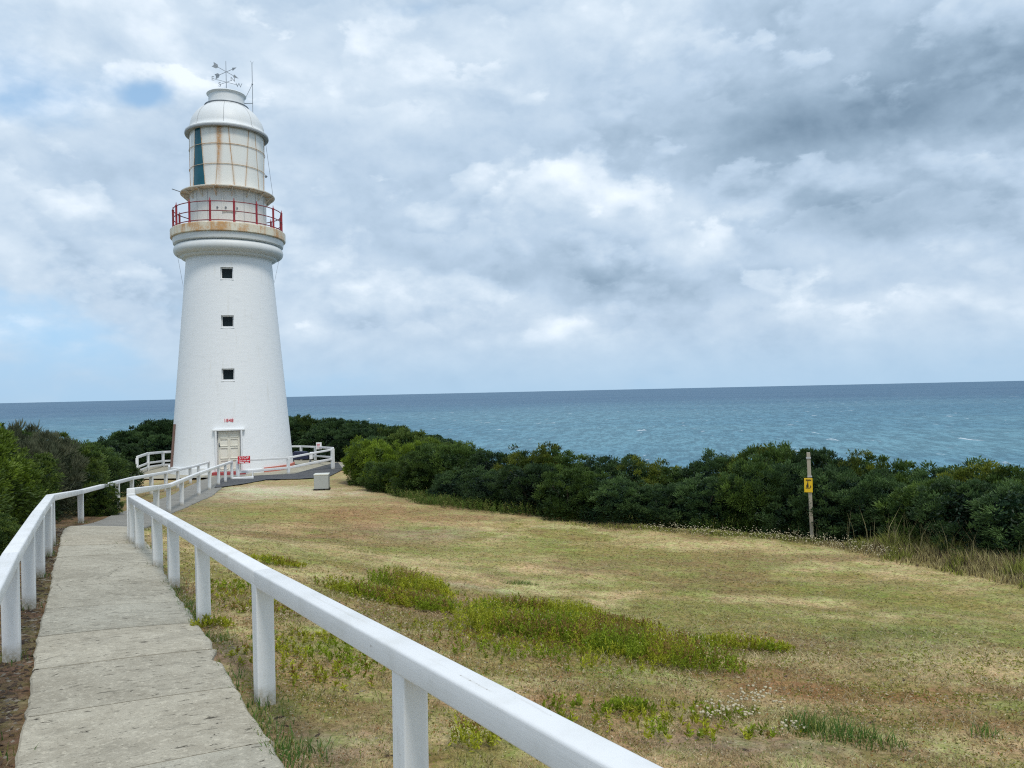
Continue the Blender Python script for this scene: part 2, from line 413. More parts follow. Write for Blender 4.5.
def m_rusty(name, base, lo, hi, amt, streak=(5, 5, 0.5), attr=None):
    """painted metal with rust that runs down from above"""
    mt, t, b, o = mat(name); p = obj_coord(t)
    n1 = t.noise(p, 1.3, 5, 0.6); n2 = t.noise(t.scale(p, streak), 1.0, 6, 0.65); n3 = t.noise(p, 14, 4, 0.6)
    v = t.math('ADD', t.math('MULTIPLY', n1, 0.35), t.math('ADD', t.math('MULTIPLY', n2, 0.45), t.math('MULTIPLY', n3, 0.2)))
    f = t.math('MULTIPLY', t.ss(v, lo, hi), amt)
    if attr:
        a = t.n('ShaderNodeAttribute', attribute_name=attr).outputs['Fac']
        f = t.math('MAXIMUM', f, t.math('MULTIPLY', a, t.ss(n3, 0.25, 0.6, 0.45, 1.0)), None)
    rc = t.mix(n3, (0.32, 0.11, 0.025, 1), (0.74, 0.40, 0.11, 1))
    c = t.mix(f, t.mix(t.math('MULTIPLY', n2, 0.6), base, (base[0] * 0.86, base[1] * 0.83, base[2] * 0.72)), rc)
    t.set(b.inputs['Base Color'], c); b.inputs['Roughness'].default_value = 0.5
    bump(t, b, n3, 0.2, 0.01)
    return mt
M['deck_rust'] = m_rusty('gallery deck', (0.78, 0.73, 0.60), 0.44, 0.59, 0.9, (2.4, 2.4, 0.6))
M['murette'] = m_rusty('drum paint', (0.76, 0.76, 0.74), 0.56, 0.74, 0.7, (5, 5, 0.35))
M['catwalk'] = m_rusty('catwalk', (0.70, 0.66, 0.58), 0.48, 0.64, 0.9, (3, 3, 3))
M['bars'] = m_rusty('glazing bar', (0.58, 0.50, 0.38), 0.42, 0.62, 0.9, (3, 3, 1))
M['panes'] = m_rusty('lantern curtain', (0.86, 0.86, 0.83), 0.66, 0.82, 0.25, (4, 4, 0.3), 'rust')
M['dome'] = m_rusty('dome paint', (0.78, 0.80, 0.82), 0.66, 0.82, 0.35, (6, 6, 0.4))
M['cornice'] = m_rusty('cornice paint', (0.76, 0.78, 0.79), 0.62, 0.80, 0.25, (4, 4, 0.3))
M['panes'].node_tree.nodes['Principled BSDF'].inputs['Roughness'].default_value = 0.14

def m_glass(name, c, rough=0.08):
    mt, t, b, o = mat(name); p = obj_coord(t)
    t.set(b.inputs['Base Color'], t.mix(t.noise(p, 3, 3), c, tuple(x * 1.6 for x in c))); b.inputs['Roughness'].default_value = rough
    b.inputs['Specular IOR Level'].default_value = 0.5
    return mt
M['teal_glass'] = m_glass('teal lantern glass', (0.008, 0.080, 0.110), 0.1); M['teal_glass'].node_tree.nodes['Principled BSDF'].inputs['Specular IOR Level'].default_value = 0.25
M['dark_glass'] = m_glass('dark window glass', (0.008, 0.014, 0.016), 0.25); M['dark_glass'].node_tree.nodes['Principled BSDF'].inputs['Specular IOR Level'].default_value = 0.15

def m_leaf(name, rough=0.5, trans=0.18, var=0.35):
    mt, t, b, o = mat(name)
    a = t.n('ShaderNodeAttribute', attribute_name='tint').outputs['Color']
    oi = t.n('ShaderNodeObjectInfo').outputs['Random']
    c = t.mix(1.0, a, t.mix(oi, (1 - var, 1 - var * 0.9, 1 - var, 1), (1 + var, 1 + var * 0.9, 1 + var * 0.6, 1)), 'MULTIPLY')
    t.set(b.inputs['Base Color'], c); b.inputs['Roughness'].default_value = rough; b.inputs['Specular IOR Level'].default_value = 0.3
    tr = t.n('ShaderNodeBsdfTranslucent'); t.set(tr.inputs[0], c)
    mx = t.n('ShaderNodeMixShader'); mx.inputs[0].default_value = trans
    t.set(mx.inputs[1], b); t.set(mx.inputs[2], tr); t.set(o.inputs[0], mx)
    return mt
M['leaf'] = m_leaf('shrub leaf', 0.5, 0.28)
M['grass'] = m_leaf('grass blade', 0.6, 0.4, 0.0)

def m_ground():
    mt, t, b, o = mat('turf and soil'); p = pos_coord(t)
    a = t.n('ShaderNodeAttribute', attribute_name='tint').outputs['Color']
    n0 = t.noise(p, 0.9, 4, 0.55); n1 = t.noise(p, 4.5, 5, 0.62); n2 = t.noise(p, 26, 5, 0.68); n3 = t.noise(p, 130, 4, 0.7)
    v = t.math('ADD', t.math('MULTIPLY', n1, 0.8), t.math('ADD', t.math('MULTIPLY', n2, 1.1), t.math('MULTIPLY', n3, 0.8)))
    k = t.lin(v, 0.90, 1.80, 0.36, 1.66)
    gr = t.n('ShaderNodeCombineColor'); [t.set(gr.inputs[i], k) for i in range(3)]
    c = t.mix(1.0, a, gr, 'MULTIPLY')
    hue = t.mix(t.ss(t.math('ADD', t.math('MULTIPLY', n1, 0.6), t.math('MULTIPLY', n0, 0.4)), 0.4, 0.62), (1.12, 0.98, 0.95, 1), (0.86, 1.02, 0.80, 1))
    hue2 = t.mix(t.ss(t.noise(t.vmath('ADD', p, (9.0, 4.0, 0.0)), 11.0, 6, 0.72), 0.42, 0.60), (1.16, 1.10, 1.14, 1), (0.80, 0.86, 0.66, 1)); hue = t.mix(1.0, hue, hue2, 'MULTIPLY')
    c = t.mix(1.0, c, hue, 'MULTIPLY')
    t.set(b.inputs['Base Color'], c); b.inputs['Roughness'].default_value = 0.95; b.inputs['Specular IOR Level'].default_value = 0.1
    bump(t, b, t.math('ADD', t.math('ADD', n2, t.math('MULTIPLY', n3, 0.5)), t.math('MULTIPLY', n1, 1.5)), 0.7, 0.03)
    return mt
M['ground'] = m_ground()

def m_concrete(name, c1, c2, spots=0.5, crackamt=1.0):
    mt, t, b, o = mat(name); p = pos_coord(t); uv = t.n('ShaderNodeUVMap').outputs[0]
    n1 = t.noise(p, 1.3, 5, 0.6); n2 = t.noise(p, 9, 6, 0.65); n3 = t.noise(p, 90, 4, 0.7)
    ns = t.noise(t.scale(uv, (2.2, 9.0, 1)), 1.6, 6, 0.68, 0.4)          # broom and weather streaks across the slabs
    c = t.mix(t.ss(t.math('ADD', t.math('MULTIPLY', n1, 0.55), t.math('MULTIPLY', n2, 0.45)), 0.36, 0.64), c1, c2)
    c = t.mix(t.ss(ns, 0.52, 0.72, 0.0, 0.45), c, tuple(x * 0.62 for x in c1))
    c = t.mix(t.ss(t.noise(t.scale(p, (1.0, 1.0, 1.0)), 2.3, 5, 0.62, 0.5), 0.52, 0.70, 0.0, 0.42), c, tuple(x * 0.66 for x in c1))
    oi = t.n('ShaderNodeAttribute', attribute_name='tint').outputs['Color']
    c = t.mix(1.0, c, oi, 'MULTIPLY')
    dk = t.math('MULTIPLY', t.ss(t.noise(t.scale(uv, (5, 14, 1)), 2.2, 5, 0.7, 0.6), 0.59, 0.67), spots)
    c = t.mix(dk, c, (0.07, 0.06, 0.045, 1))
    c = t.mix(t.math('MULTIPLY', t.ss(n3, 0.50, 0.70), 0.5), c, (0.17, 0.155, 0.12, 1))
    c = t.mix(t.math('MULTIPLY', t.ss(t.noise(p, 34, 5, 0.7), 0.52, 0.66), 0.4), c, tuple(min(1, x * 1.45) for x in c2))
    v = t.n('ShaderNodeTexVoronoi', feature='DISTANCE_TO_EDGE'); t.set(v.inputs['Vector'], t.vmath('ADD', t.scale(uv, (0.55, 1.0, 1)), t.scale(t.n('ShaderNodeTexNoise', ins={'Vector': p, 'Scale': 5.0}).outputs[1], (0.25, 0.25, 0))))
    v.inputs['Scale'].default_value = 0.8
    ck = t.math('MULTIPLY', t.ss(v.outputs['Distance'], 0.0, 0.007, 1.0, 0.0), 0.55 * crackamt)
    ck = t.math('MULTIPLY', ck, t.ss(n1, 0.5, 0.6))
    c = t.mix(ck, c, (0.09, 0.08, 0.06, 1))
    t.set(b.inputs['Base Color'], c); b.inputs['Roughness'].default_value = 0.9; b.inputs['Specular IOR Level'].default_value = 0.2
    bump(t, b, t.math('ADD', t.math('ADD', n2, t.math('MULTIPLY', n3, 0.6)), t.math('MULTIPLY', dk, -2.0)), 0.45, 0.01)
    return mt
M['concrete'] = m_concrete('old concrete', (0.37, 0.332, 0.258), (0.505, 0.462, 0.368), 1.0)
M['asphalt_path'] = m_concrete('worn bitumen path', (0.25, 0.24, 0.215), (0.33, 0.315, 0.28), 0.2, 0.3)
M['asphalt'] = m_concrete('bitumen', (0.075, 0.078, 0.085), (0.11, 0.112, 0.118), 0.1, 0.2)
M['apron'] = m_concrete('tower apron concrete', (0.34, 0.31, 0.24), (0.43, 0.40, 0.31), 0.3, 0.3)

def m_sea():
    mt, t, b, o = mat('sea water'); p = pos_coord(t)
    dist = t.vmath('LENGTH', p)
    rot = t.n('ShaderNodeVectorRotate', rotation_type='Z_AXIS'); t.set(rot.inputs['Vector'], p); rot.inputs['Angle'].default_value = radians(12)
    q = rot.outputs[0]
    sw = t.noise(t.scale(q, (0.045, 0.012, 1)), 1.0, 6, 0.62, 0.3)
    ch = t.noise(t.scale(q, (0.16, 0.036, 1)), 1.0, 6, 0.66, 0.4)
    lg = t.noise(t.scale(q, (0.0007, 0.0011, 1)), 1.0, 4, 0.55)
    near = t.ss(dist, 600, 6000, 1.0, 0.0)
    c = t.mix(near, (0.085, 0.175, 0.275, 1), (0.125, 0.285, 0.375, 1))
    c = t.mix(t.ss(lg, 0.40, 0.60, 0.0, 0.6), c, t.mix(near, (0.11, 0.215, 0.315, 1), (0.19, 0.37, 0.43, 1)))
    c = t.mix(t.ss(t.math('ADD', t.math('MULTIPLY', sw, 0.5), t.math('MULTIPLY', ch, 0.5)), 0.41, 0.57, 0.0, 0.85), c, t.mix(0.5, c, (0.0, 0.02, 0.05, 1)))
    wc = t.math('MULTIPLY', t.ss(t.noise(t.scale(q, (0.040, 0.012, 1)), 1.0, 7, 0.62, 0.5), 0.635, 0.69), t.ss(dist, 900, 12000, 1.0, 0.25))
    c = t.mix(wc, c, (0.50, 0.58, 0.63, 1))
    t.set(b.inputs['Base Color'], c); b.inputs['Roughness'].default_value = 0.5; b.inputs['IOR'].default_value = 1.33
    b.inputs['Specular IOR Level'].default_value = 0.2
    h = t.math('ADD', t.math('MULTIPLY', sw, 2.0), ch)
    bp = bump(t, b, h, 1.0, 3.0)
    t.set(bp.inputs['Strength'], t.ss(dist, 600, 20000, 0.9, 0.25))
    return mt
M['sea'] = m_sea()

# ------------------------------------------------------------------ the paths: centre lines and edges
def catmull(pts, step=0.12):
    pts = np.asarray(pts, float); L = np.r_[0, np.cumsum(np.linalg.norm(np.diff(pts[:, :2], axis=0), axis=1))]
    s = np.arange(0, L[-1], step); o = np.empty((len(s), pts.shape[1]))
    for k in range(pts.shape[1]): o[:, k] = np.interp(s, L, pts[:, k])
    ker = np.ones(9) / 9; q = np.vstack([np.repeat(o[:1], 4, 0), o, np.repeat(o[-1:], 4, 0)])
    for k in range(pts.shape[1]):
        r = np.convolve(q[:, k], ker, 'valid'); r[0] = o[0, k]; r[-1] = o[-1, k]; o[:, k] = r
    return o
def edges_to_path(left_px, wlist, step=0.12, back=None):
    Lp = np.array([ground_pt(*p)[:2] for p in left_px])
    if back is not None:
        d = Lp[1] - Lp[0]; d /= np.linalg.norm(d); Lp = np.vstack([Lp[0] - d * back, Lp])
    wv = np.interp(np.linspace(0, 1, len(Lp)), np.linspace(0, 1, len(wlist)), wlist)
    o = catmull(np.c_[Lp, wv], step)
    T = np.gradient(o[:, :2], axis=0); T /= np.linalg.norm(T, axis=1)[:, None]
    N = np.c_[T[:, 1], -T[:, 0]]
    return o[:, :2] + N * o[:, 2:3] / 2, N, o[:, 2]
conc_c, conc_n, conc_w = edges_to_path([(15, 768), (30, 690), (39, 637), (51, 583), (57, 555), (62.5, 533), (70, 528)], [1.08, 1.08, 1.06, 1.04, 0.98, 0.92], 0.1, 9.0)
end = conc_c[-1]
far_left = [ground_pt(*p)[:2] for p in [(84, 523.5), (103, 517), (120, 511.5), (140, 505.5), (157, 500), (172, 495), (186, 487.5), (199, 481.5), (214, 477)]]
far_pts = [conc_c[-1] - conc_n[-1] * 0] + [None] * 0
fl = np.array(far_left); Tt = np.gradient(fl, axis=0); Tt /= np.linalg.norm(Tt, axis=1)[:, None]
fc = fl + np.c_[Tt[:, 1], -Tt[:, 0]] * 0.62
fc = np.vstack([end + (end - conc_c[-6]) * 0.05, fc[1:], fc[-1] + (fc[-1] - fc[-2]) * 0.6])
asph = catmull(np.c_[fc, np.linspace(1.0, 1.35, len(fc))], 0.15)
asph_c, asph_w = asph[:, :2], asph[:, 2]
TA = np.gradient(asph_c, axis=0); TA /= np.linalg.norm(TA, axis=1)[:, None]; asph_n = np.c_[TA[:, 1], -TA[:, 0]]

def path_dist(x, y):
    """distance beyond the edge of the nearer path; negative on it"""
    best = np.full(np.shape(x), 1e9); side = np.zeros(np.shape(x))
    for c, n, wd in ((conc_c[::3], conc_n[::3], conc_w[::3]), (asph_c[::3], asph_n[::3], asph_w[::3])):
        for i in range(len(c)):
            dx = x - c[i, 0]; dy = y - c[i, 1]; d = np.hypot(dx, dy) - wd[i] / 2
            up = d < best; best = np.where(up, d, best); side = np.where(up, dx * n[i, 0] + dy * n[i, 1], side)
    return best, side

T0 = np.array([ray(233.2, 459)[0] * 38.0, 38.0]); TZ = -1.86     # tower axis and foot level

# tint of the turf, soil and mulch as they lie
STRAW = np.array((0.53, 0.435, 0.245)); OLIVE = np.array((0.275, 0.255, 0.085)); BROWN = np.array((0.27, 0.185, 0.10)); DIRT = np.array((0.30, 0.245, 0.175))
MULCH = np.array((0.135, 0.095, 0.062)); GREEN = np.array((0.125, 0.17, 0.038)); SAND = np.array((0.60, 0.53, 0.42)); RUSTY = np.array((0.30, 0.175, 0.075))
BL = []
for px, py, rx, ry, c, a in [(290, 512, 4.0, 5.0, BROWN * 1.35, 0.45), (225, 500, 1.6, 4.0, DIRT, 0.5), (400, 515, 3.0, 2.5, BROWN * 1.3, 0.4), (278, 491, 2.6, 2.4, SAND, 1.0), (255, 496, 1.5, 1.2, SAND, 0.45), (215, 520, 1.6, 3.0, DIRT, 0.6), (440, 535, 1.5, 1.2, DIRT, 0.55), (390, 530, 2.0, 1.5, DIRT, 0.35),
                             (345, 520, 2.5, 3.0, RUSTY, 0.35), (250, 515, 1.6, 2.2, OLIVE, 0.7), (300, 555, 1.2, 1.2, OLIVE, 0.5), (610, 550, 3.2, 2.2, OLIVE, 0.75), (430, 552, 2.0, 0.9, OLIVE, 0.6), (520, 575, 1.2, 0.5, OLIVE, 0.7), (700, 545, 2.2, 0.7, STRAW, 0.9),
                             (830, 590, 1.6, 1.1, OLIVE, 0.8), (930, 600, 1.8, 0.9, OLIVE, 0.5), (780, 600, 1.1, 0.45, STRAW, 0.9), (900, 640, 1.3, 0.9, GREEN, 0.35), (960, 660, 1.2, 0.45, STRAW, 0.8),
                             (560, 592, 1.7, 0.35, STRAW, 0.6), (480, 588, 0.8, 0.3, SAND, 0.35), (980, 580, 2.5, 1.0, STRAW, 0.5), (330, 575, 1.0, 0.6, STRAW, 0.8),
                             (860, 690, 1.2, 0.45, RUSTY, 0.9), (760, 670, 0.6, 0.3, RUSTY, 0.7), (940, 720, 0.8, 0.35, RUSTY, 0.6), (980, 745, 0.5, 0.4, STRAW, 0.6), (640, 700, 0.8, 0.35, RUSTY, 0.35),
                             (800, 750, 0.6, 0.16, DIRT, 0.9), (700, 740, 0.35, 0.14, DIRT, 0.7), (900, 760, 0.5, 0.15, OLIVE, 0.6), (620, 640, 0.9, 0.5, GREEN, 0.5), (470, 630, 0.8, 0.5, GREEN, 0.4),
                             (320, 640, 0.5, 0.5, OLIVE, 0.7), (300, 700, 0.35, 0.25, OLIVE, 0.8), (330, 620, 0.6, 0.4, DIRT, 0.5), (350, 745, 0.3, 0.2, DIRT, 0.5), (240, 650, 0.35, 0.35, DIRT, 0.5)]:
    g = ground_pt(px, py); BL.append((g[0], g[1], rx, ry, c, a))
def ground_tint(x, y):
    n1 = fbm(x, y, 0.33, 4); n2 = fbm(x + 40, y - 13, 1.1, 4); n3 = fbm(x - 7, y + 31, 0.7, 3); n4 = fbm(x + 3, y + 5, 3.2, 3)
    L = lambda a, b, f: a * (1 - f[..., None]) + b * f[..., None]
    c = L(np.broadcast_to(STRAW, x.shape + (3,)), OLIVE, 0.9 * sst(0.45 * n1 + 0.35 * n2 + 0.2 * n4, 0.42, 0.58))
    c = L(c, BROWN, 0.7 * sst(n3, 0.52, 0.72))
    nr = 1 - sst(y + 0.25 * x, 5.5, 9.0)                     # rough unmown ground close by
    c = L(c, BROWN * 1.25, nr * 0.6 * sst(n4, 0.40, 0.62)); c = L(c, OLIVE * 1.05, nr * 0.5 * sst(n2, 0.48, 0.64))
    far = sst(y, 21, 27); c = L(c, np.array((0.42, 0.33, 0.21)), far * 0.75)
    wob = 0.55 + 0.9 * n2
    for bx, by, rx, ry, bc, a in BL:
        r = np.sqrt(((x - bx) / rx) ** 2 + ((y - by) / ry) ** 2)
        c = L(c, bc, a * (1 - sst(r * (0.55 + 0.9 * n2) + 0.7 * (n4 - 0.5) + 0.5 * (n2 - 0.5), 0.25, 1.35)))
    pd, side = path_dist(x, y)
    lf = (side < 0)
    c = L(c, L(np.broadcast_to(MULCH, x.shape + (3,)), MULCH * 1.7, n4), np.where(lf, 1 - sst(pd, 1.0, 2.2), 0.0) * np.where(y < 17, 1, 0.55))
    c = L(c, DIRT * 0.75, np.where(~lf, 1 - sst(pd, 0.02, 0.45), 0) * 0.6 * sst(n4, 0.35, 0.55))
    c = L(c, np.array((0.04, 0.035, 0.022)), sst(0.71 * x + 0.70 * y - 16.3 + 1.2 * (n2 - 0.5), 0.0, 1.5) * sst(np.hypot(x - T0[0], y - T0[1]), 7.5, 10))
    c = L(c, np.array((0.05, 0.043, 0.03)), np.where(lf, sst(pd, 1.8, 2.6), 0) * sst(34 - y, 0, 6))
    return c

# ------------------------------------------------------------------ ground, sea, paths
def warp(n, a, b, lo, hi, mid):
    t = np.linspace(-1, 1, n); v = a * t + b * t ** 3 + (hi - a - b - mid) * np.where(t > 0, t ** 7, 0) - (mid - a - b - lo) * np.where(t < 0, np.abs(t) ** 7, 0)
    return v + mid
gx = warp(420, 14, 26, -150, 150, 1.0); gy = warp(420, 16, 30, -110, 170, 9.0)
GX, GY = np.meshgrid(gx, gy); GZ = G(GX, GY)
pd, _ = path_dist(GX, GY)
dT = np.hypot(GX - T0[0], GY - T0[1])
GZ = GZ + (fbm(GX, GY, 1.6, 4) - 0.5) * 0.10 * sst(pd, 0.1, 0.9) * sst(dT, 6.5, 8.5) - 0.05 * (1 - sst(pd, -0.12, -0.02))
GZ = np.where(dT < 7, np.minimum(GZ, TZ + 0.0), GZ)
nx, ny = len(gx), len(gy); idx = np.arange(nx * ny).reshape(ny, nx)
Fq = np.stack([idx[:-1, :-1], idx[:-1, 1:], idx[1:, 1:], idx[1:, :-1]], -1).reshape(-1, 4)
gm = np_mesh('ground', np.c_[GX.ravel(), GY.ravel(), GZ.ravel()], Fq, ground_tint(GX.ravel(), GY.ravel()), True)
tag(link('ground', gm, M['ground']), kind='structure')
sea_me = np_mesh('sea', [(-90000, -90000, -75), (90000, -90000, -75), (90000, 90000, -75), (-90000, 90000, -75)], [(0, 1, 2, 3)])
tag(link('water', sea_me, M['sea']), kind='structure')

def ribbon(name, c, n, wd, mt, lift, thick=0.12, cuts=None, gap=0.004, rag=0.005, na=9, seed=1):
    """a path as one mesh; with cuts it is cast in separate slabs"""
    r = np.random.default_rng(seed); L = np.r_[0, np.cumsum(np.linalg.norm(np.diff(c, axis=0), axis=1))]
    V, Fa, UV, TC = [], [], [], []
    cuts = [0, L[-1]] if cuts is None else cuts
    for a, b in zip(cuts[:-1], cuts[1:]):
        gap = 0.009 if r.random() < 0.45 else 0.016
        s = np.arange(a + gap / 2, b - gap / 2, 0.1); s = np.r_[s[s < b - gap / 2 - 0.03], b - gap / 2]
        tilt = r.normal(0, 0.0012, 3); shade = r.uniform(0.88, 1.08); warmth = r.uniform(-0.03, 0.03)
        base = len(V); rows = len(s)
        for k, q in enumerate(s):
            p = np.array([np.interp(q, L, c[:, 0]), np.interp(q, L, c[:, 1])]); nn = np.array([np.interp(q, L, n[:, 0]), np.interp(q, L, n[:, 1])]); ww = np.interp(q, L, wd)
            tz = lift + tilt[0] + tilt[1] * (q - a) / (b - a)
            el = -ww / 2 + (r.uniform(0.015, 0.04) if r.random() < 0.06 else 0) + r.normal(0, rag) + 0.006 * sin(q * 2.1); er = ww / 2 + r.normal(0, rag) * 1.3 + 0.012 * sin(q * 1.7 + 1) - (r.uniform(0.02, 0.055) if r.random() < 0.09 else 0)
            us = [el, el] + list(np.linspace(el + 0.012, er - 0.012, na)) + [er, er]
            for j, u in enumerate(us):
                x, y = p + nn * u; z = float(G(x, y)) + tz + (-thick if j in (0, len(us) - 1) else (-0.012 if j in (1, len(us) - 2) else 0))
                V.append((x, y, z)); UV.append((u, q)); TC.append((shade + warmth, shade, shade - warmth))
        m_ = na + 4
        for k in range(rows - 1):
            for j in range(m_ - 1):
                o_ = base + k * m_ + j; Fa.append((o_, o_ + 1, o_ + m_ + 1, o_ + m_))
        for k in (0, rows - 1):   # end faces of a slab
            lo = len(V)
            for j in range(m_):
                x, y, z = V[base + k * m_ + j]; V.append((x, y, z - thick if 0 < j < m_ - 1 else z)); UV.append(UV[base + k * m_ + j]); TC.append(TC[base])
            for j in range(m_ - 1):
                o_ = base + k * m_ + j; Fa.append((o_, o_ + 1, lo + j + 1, lo + j) if k == 0 else (o_ + 1, o_, lo + j, lo + j + 1))
    me = np_mesh(name, V, Fa, np.array(TC)); ul = me.uv_layers.new(name='UVMap')
    li = np.empty(len(me.loops), dtype=np.int32); me.loops.foreach_get('vertex_index', li)
    ul.data.foreach_set('uv', np.array(UV, dtype=np.float32)[li].ravel())
    return tag(link(name, me, mt), kind='structure')
Lc = np.linalg.norm(np.diff(conc_c, axis=0), axis=1).sum()
cuts = [0.0]; _r = np.random.default_rng(5)
while cuts[-1] < Lc - 1.0: cuts.append(cuts[-1] + _r.uniform(0.80, 0.95))
cuts[-1] = Lc
ribbon('path', conc_c, conc_n, conc_w, M['concrete'], 0.035, 0.14, cuts, seed=2)
ribbon('path', asph_c, asph_n, asph_w, M['asphalt_path'], 0.02, 0.10, None, seed=3)

def flat_patch(name, pts, mt, lift, sub=0.5):
    """a paved area following the ground, as a fan of small quads"""
    pts = np.asarray(pts, float); c = pts.mean(0); rings = 9; V = []; n = len(pts)
    dense = np.vstack([pts[i] + (pts[(i + 1) % n] - pts[i]) * t for i in range(n) for t in np.linspace(0, 1, 7)[:-1, None]])
    k = len(dense)
    for q in np.linspace(0.02, 1, rings): V.append(c + (dense - c) * q)
    V = np.vstack(V); z = G(V[:, 0], V[:, 1]) + lift
    Fa = [(a * k + i, a * k + (i + 1) % k, (a + 1) * k + (i + 1) % k, (a + 1) * k + i) for a in range(rings - 1) for i in range(k)]
    Fa = [tuple(reversed(f)) for f in Fa]
    me = np_mesh(name, np.c_[V, z], Fa, np.ones((len(V), 3))); ul = me.uv_layers.new(name='UVMap')
    li = np.empty(len(me.loops), dtype=np.int32); me.loops.foreach_get('vertex_index', li); ul.data.foreach_set('uv', V[li].astype(np.float32).ravel())
    bm = bmesh.new(); bm.from_mesh(me); bmesh.ops.recalc_face_normals(bm, faces=bm.faces)
    if sum(f.normal.z for f in bm.faces) < 0: bmesh.ops.reverse_faces(bm, faces=bm.faces)
    bm.to_mesh(me); bm.free()
    return tag(link(name, me, mt), kind='structure')
ap = [(T0[0] + 6.4 * cos(a), T0[1] + 0.8 + 5.2 * sin(a)) for a in np.linspace(0, 2 * pi, 28)[:-1]]
flat_patch('forecourt', [ground_pt(*p)[:2] for p in [(214, 488.5), (224, 486), (240, 481.5), (262, 480.3), (300, 479.5), (328, 477.5), (343, 470), (338, 463), (331, 469.5), (311, 473), (287, 474.7), (260, 476), (238, 477.5), (222, 478.5)]], M['asphalt'], 0.034)
flat_patch('apron', ap, M['apron'], 0.016)

# ------------------------------------------------------------------ the lighthouse
LH = empty('lighthouse', (T0[0], T0[1], TZ), atan2(-T0[0], T0[1]) * -1.0 + pi * 0)
LH.rotation_euler = (0, 0, atan2(-T0[0], T0[1]))            # local -Y looks back along the path to the viewer
tag(LH, 'tall tapering white stone lighthouse with red-railed gallery and domed lantern', 'lighthouse')
def pol(a, r, z):                                            # a in degrees, 0 = towards the viewer, positive to the right
    return Vector((r * sin(radians(a)), -r * cos(radians(a)), z))
def rotz(a): return Matrix.Rotation(radians(a), 3, 'Z')
H = lambda z: z - TZ
RB, RT, ZT = 2.87, 2.0, H(8.36)
def rad(z): return RB + (RT - RB) * z / ZT
sh = MB().lathe([(RB, -0.4)] + [(rad(z), z) for z in np.linspace(0, ZT, 16)], 128)
shaft = sh.build('tower_shaft', M['shaft'], LH)
WIN = [(-3.6, H(height_at(226, 273, 36.0)) + 0.0), (-3.6, H(height_at(226.3, 321, 35.7))), (-3.6, H(height_at(227.5, 374.5, 35.5)))]
DA, DW, DH0, DH1 = -3.6, 0.94, 0.18, H(height_at(228, 431, 35.35))
cut = MB()
for a, z in WIN: cut.box(pol(a, rad(z) - 0.05, z), (0.56, 0.8, 0.56), rotz(a))
cut.box(pol(DA, rad(1) - 0.02, (DH0 + DH1) / 2), (DW + 0.1, 0.5, DH1 - DH0), rotz(DA))
co = cut.build('cutter', None)
co.parent = LH
mod = shaft.modifiers.new('cut', 'BOOLEAN'); mod.operation = 'DIFFERENCE'; mod.object = co; mod.solver = 'EXACT'
bpy.context.view_layer.update()
dg = bpy.context.evaluated_depsgraph_get(); me2 = bpy.data.meshes.new_from_object(shaft.evaluated_get(dg))
shaft.modifiers.clear(); old = shaft.data; shaft.data = me2; bpy.data.meshes.remove(old); me2.name = 'tower_shaft'
bpy.data.objects.remove(co)
for a, z in WIN:
    R = rotz(a); fr = MB()
    c = pol(a, rad(z) - 0.20, z)
    for dx, dz_, sx, sz in ((0, 0.25, 0.55, 0.05), (0, -0.25, 0.55, 0.05), (-0.25, 0, 0.05, 0.45), (0.25, 0, 0.05, 0.45)):
        fr.box(c + R @ Vector((dx, 0, dz_)), (sx, 0.06, sz), R, 0.006)
    wo = fr.build('window', M['trim_white'], LH)
    g = MB().box(c + R @ Vector((0, 0.05, 0)), (0.52, 0.02, 0.52), R).build('pane', M['dark_glass'], wo)
    sgl = MB().box(pol(a, rad(z) + 0.0, z - 0.305), (0.60, 0.07, 0.045), R, 0.01).build('sill', M['shaft'], wo)
# door
R = rotz(DA); dz0, dz1 = DH0, DH1; dh = dz1 - dz0
dc = pol(DA, rad(1) - 0.20, (dz0 + dz1) / 2)
d = MB().box(dc, (DW, 0.05, dh - 0.03), R, 0.005)
for sx in (-1, 1):
    for z0, z1 in ((0.06, 0.27), (0.32, 0.58), (0.63, 0.80), (0.84, 0.95)):
        # raised mouldings round each panel
        zc = dz0 + dh * (z0 + z1) / 2; hh = dh * (z1 - z0); wx = DW * 0.36
        for ox, oz, bx_, bz in ((0, hh / 2, wx, 0.03), (0, -hh / 2, wx, 0.03), (-wx / 2, 0, 0.03, hh), (wx / 2, 0, 0.03, hh)):
            p0 = dc.copy(); p0.z = zc + oz
            d.box(p0 + R @ Vector((sx * DW * 0.235 + ox, -0.04, 0)), (bx_, 0.05, bz), R, 0.006)
door = d.build('door', M['door'], LH)
hd = MB(); hp = dc.copy(); hp.z = dz0 + dh * 0.66
hd.box(hp + R @ Vector((-DW * 0.44, -0.04, 0)), (0.07, 0.03, 0.18), R, 0.008); hd.tube(hp + R @ Vector((-DW * 0.44, -0.05, 0)), hp + R @ Vector((-DW * 0.44, -0.12, 0)), 0.02); hd.ball(hp + R @ Vector((-DW * 0.44, -0.12, 0)), 0.035)
hd.build('handle', M['dark_metal'], door)
fr = MB()
for sx in (-1, 1): fr.box(pol(DA, rad(1) + 0.005, (dz0 + dz1) / 2) + R @ Vector((sx * (DW / 2 + 0.085), 0, 0)), (0.08, 0.12, dh), R, 0.012)
fr.box(pol(DA, rad(dz1) + 0.02, dz1 + 0.055), (DW + 0.46, 0.22, 0.085), R, 0.015)
fr.build('door_surround', M['trim_white'], LH)
MB().box(pol(DA, rad(0) + 0.10, 0.09), (DW + 0.50, 0.50, 0.18), R, 0.012).build('doorstep', M['step_red'], LH)
yr = text_mesh('year_numerals', '1848', 0.215, M['sign_red'], LH, 0.02)
yz = H(height_at(228, 420.5, 35.5)); yr.location = pol(DA, rad(yz) + 0.012, yz)
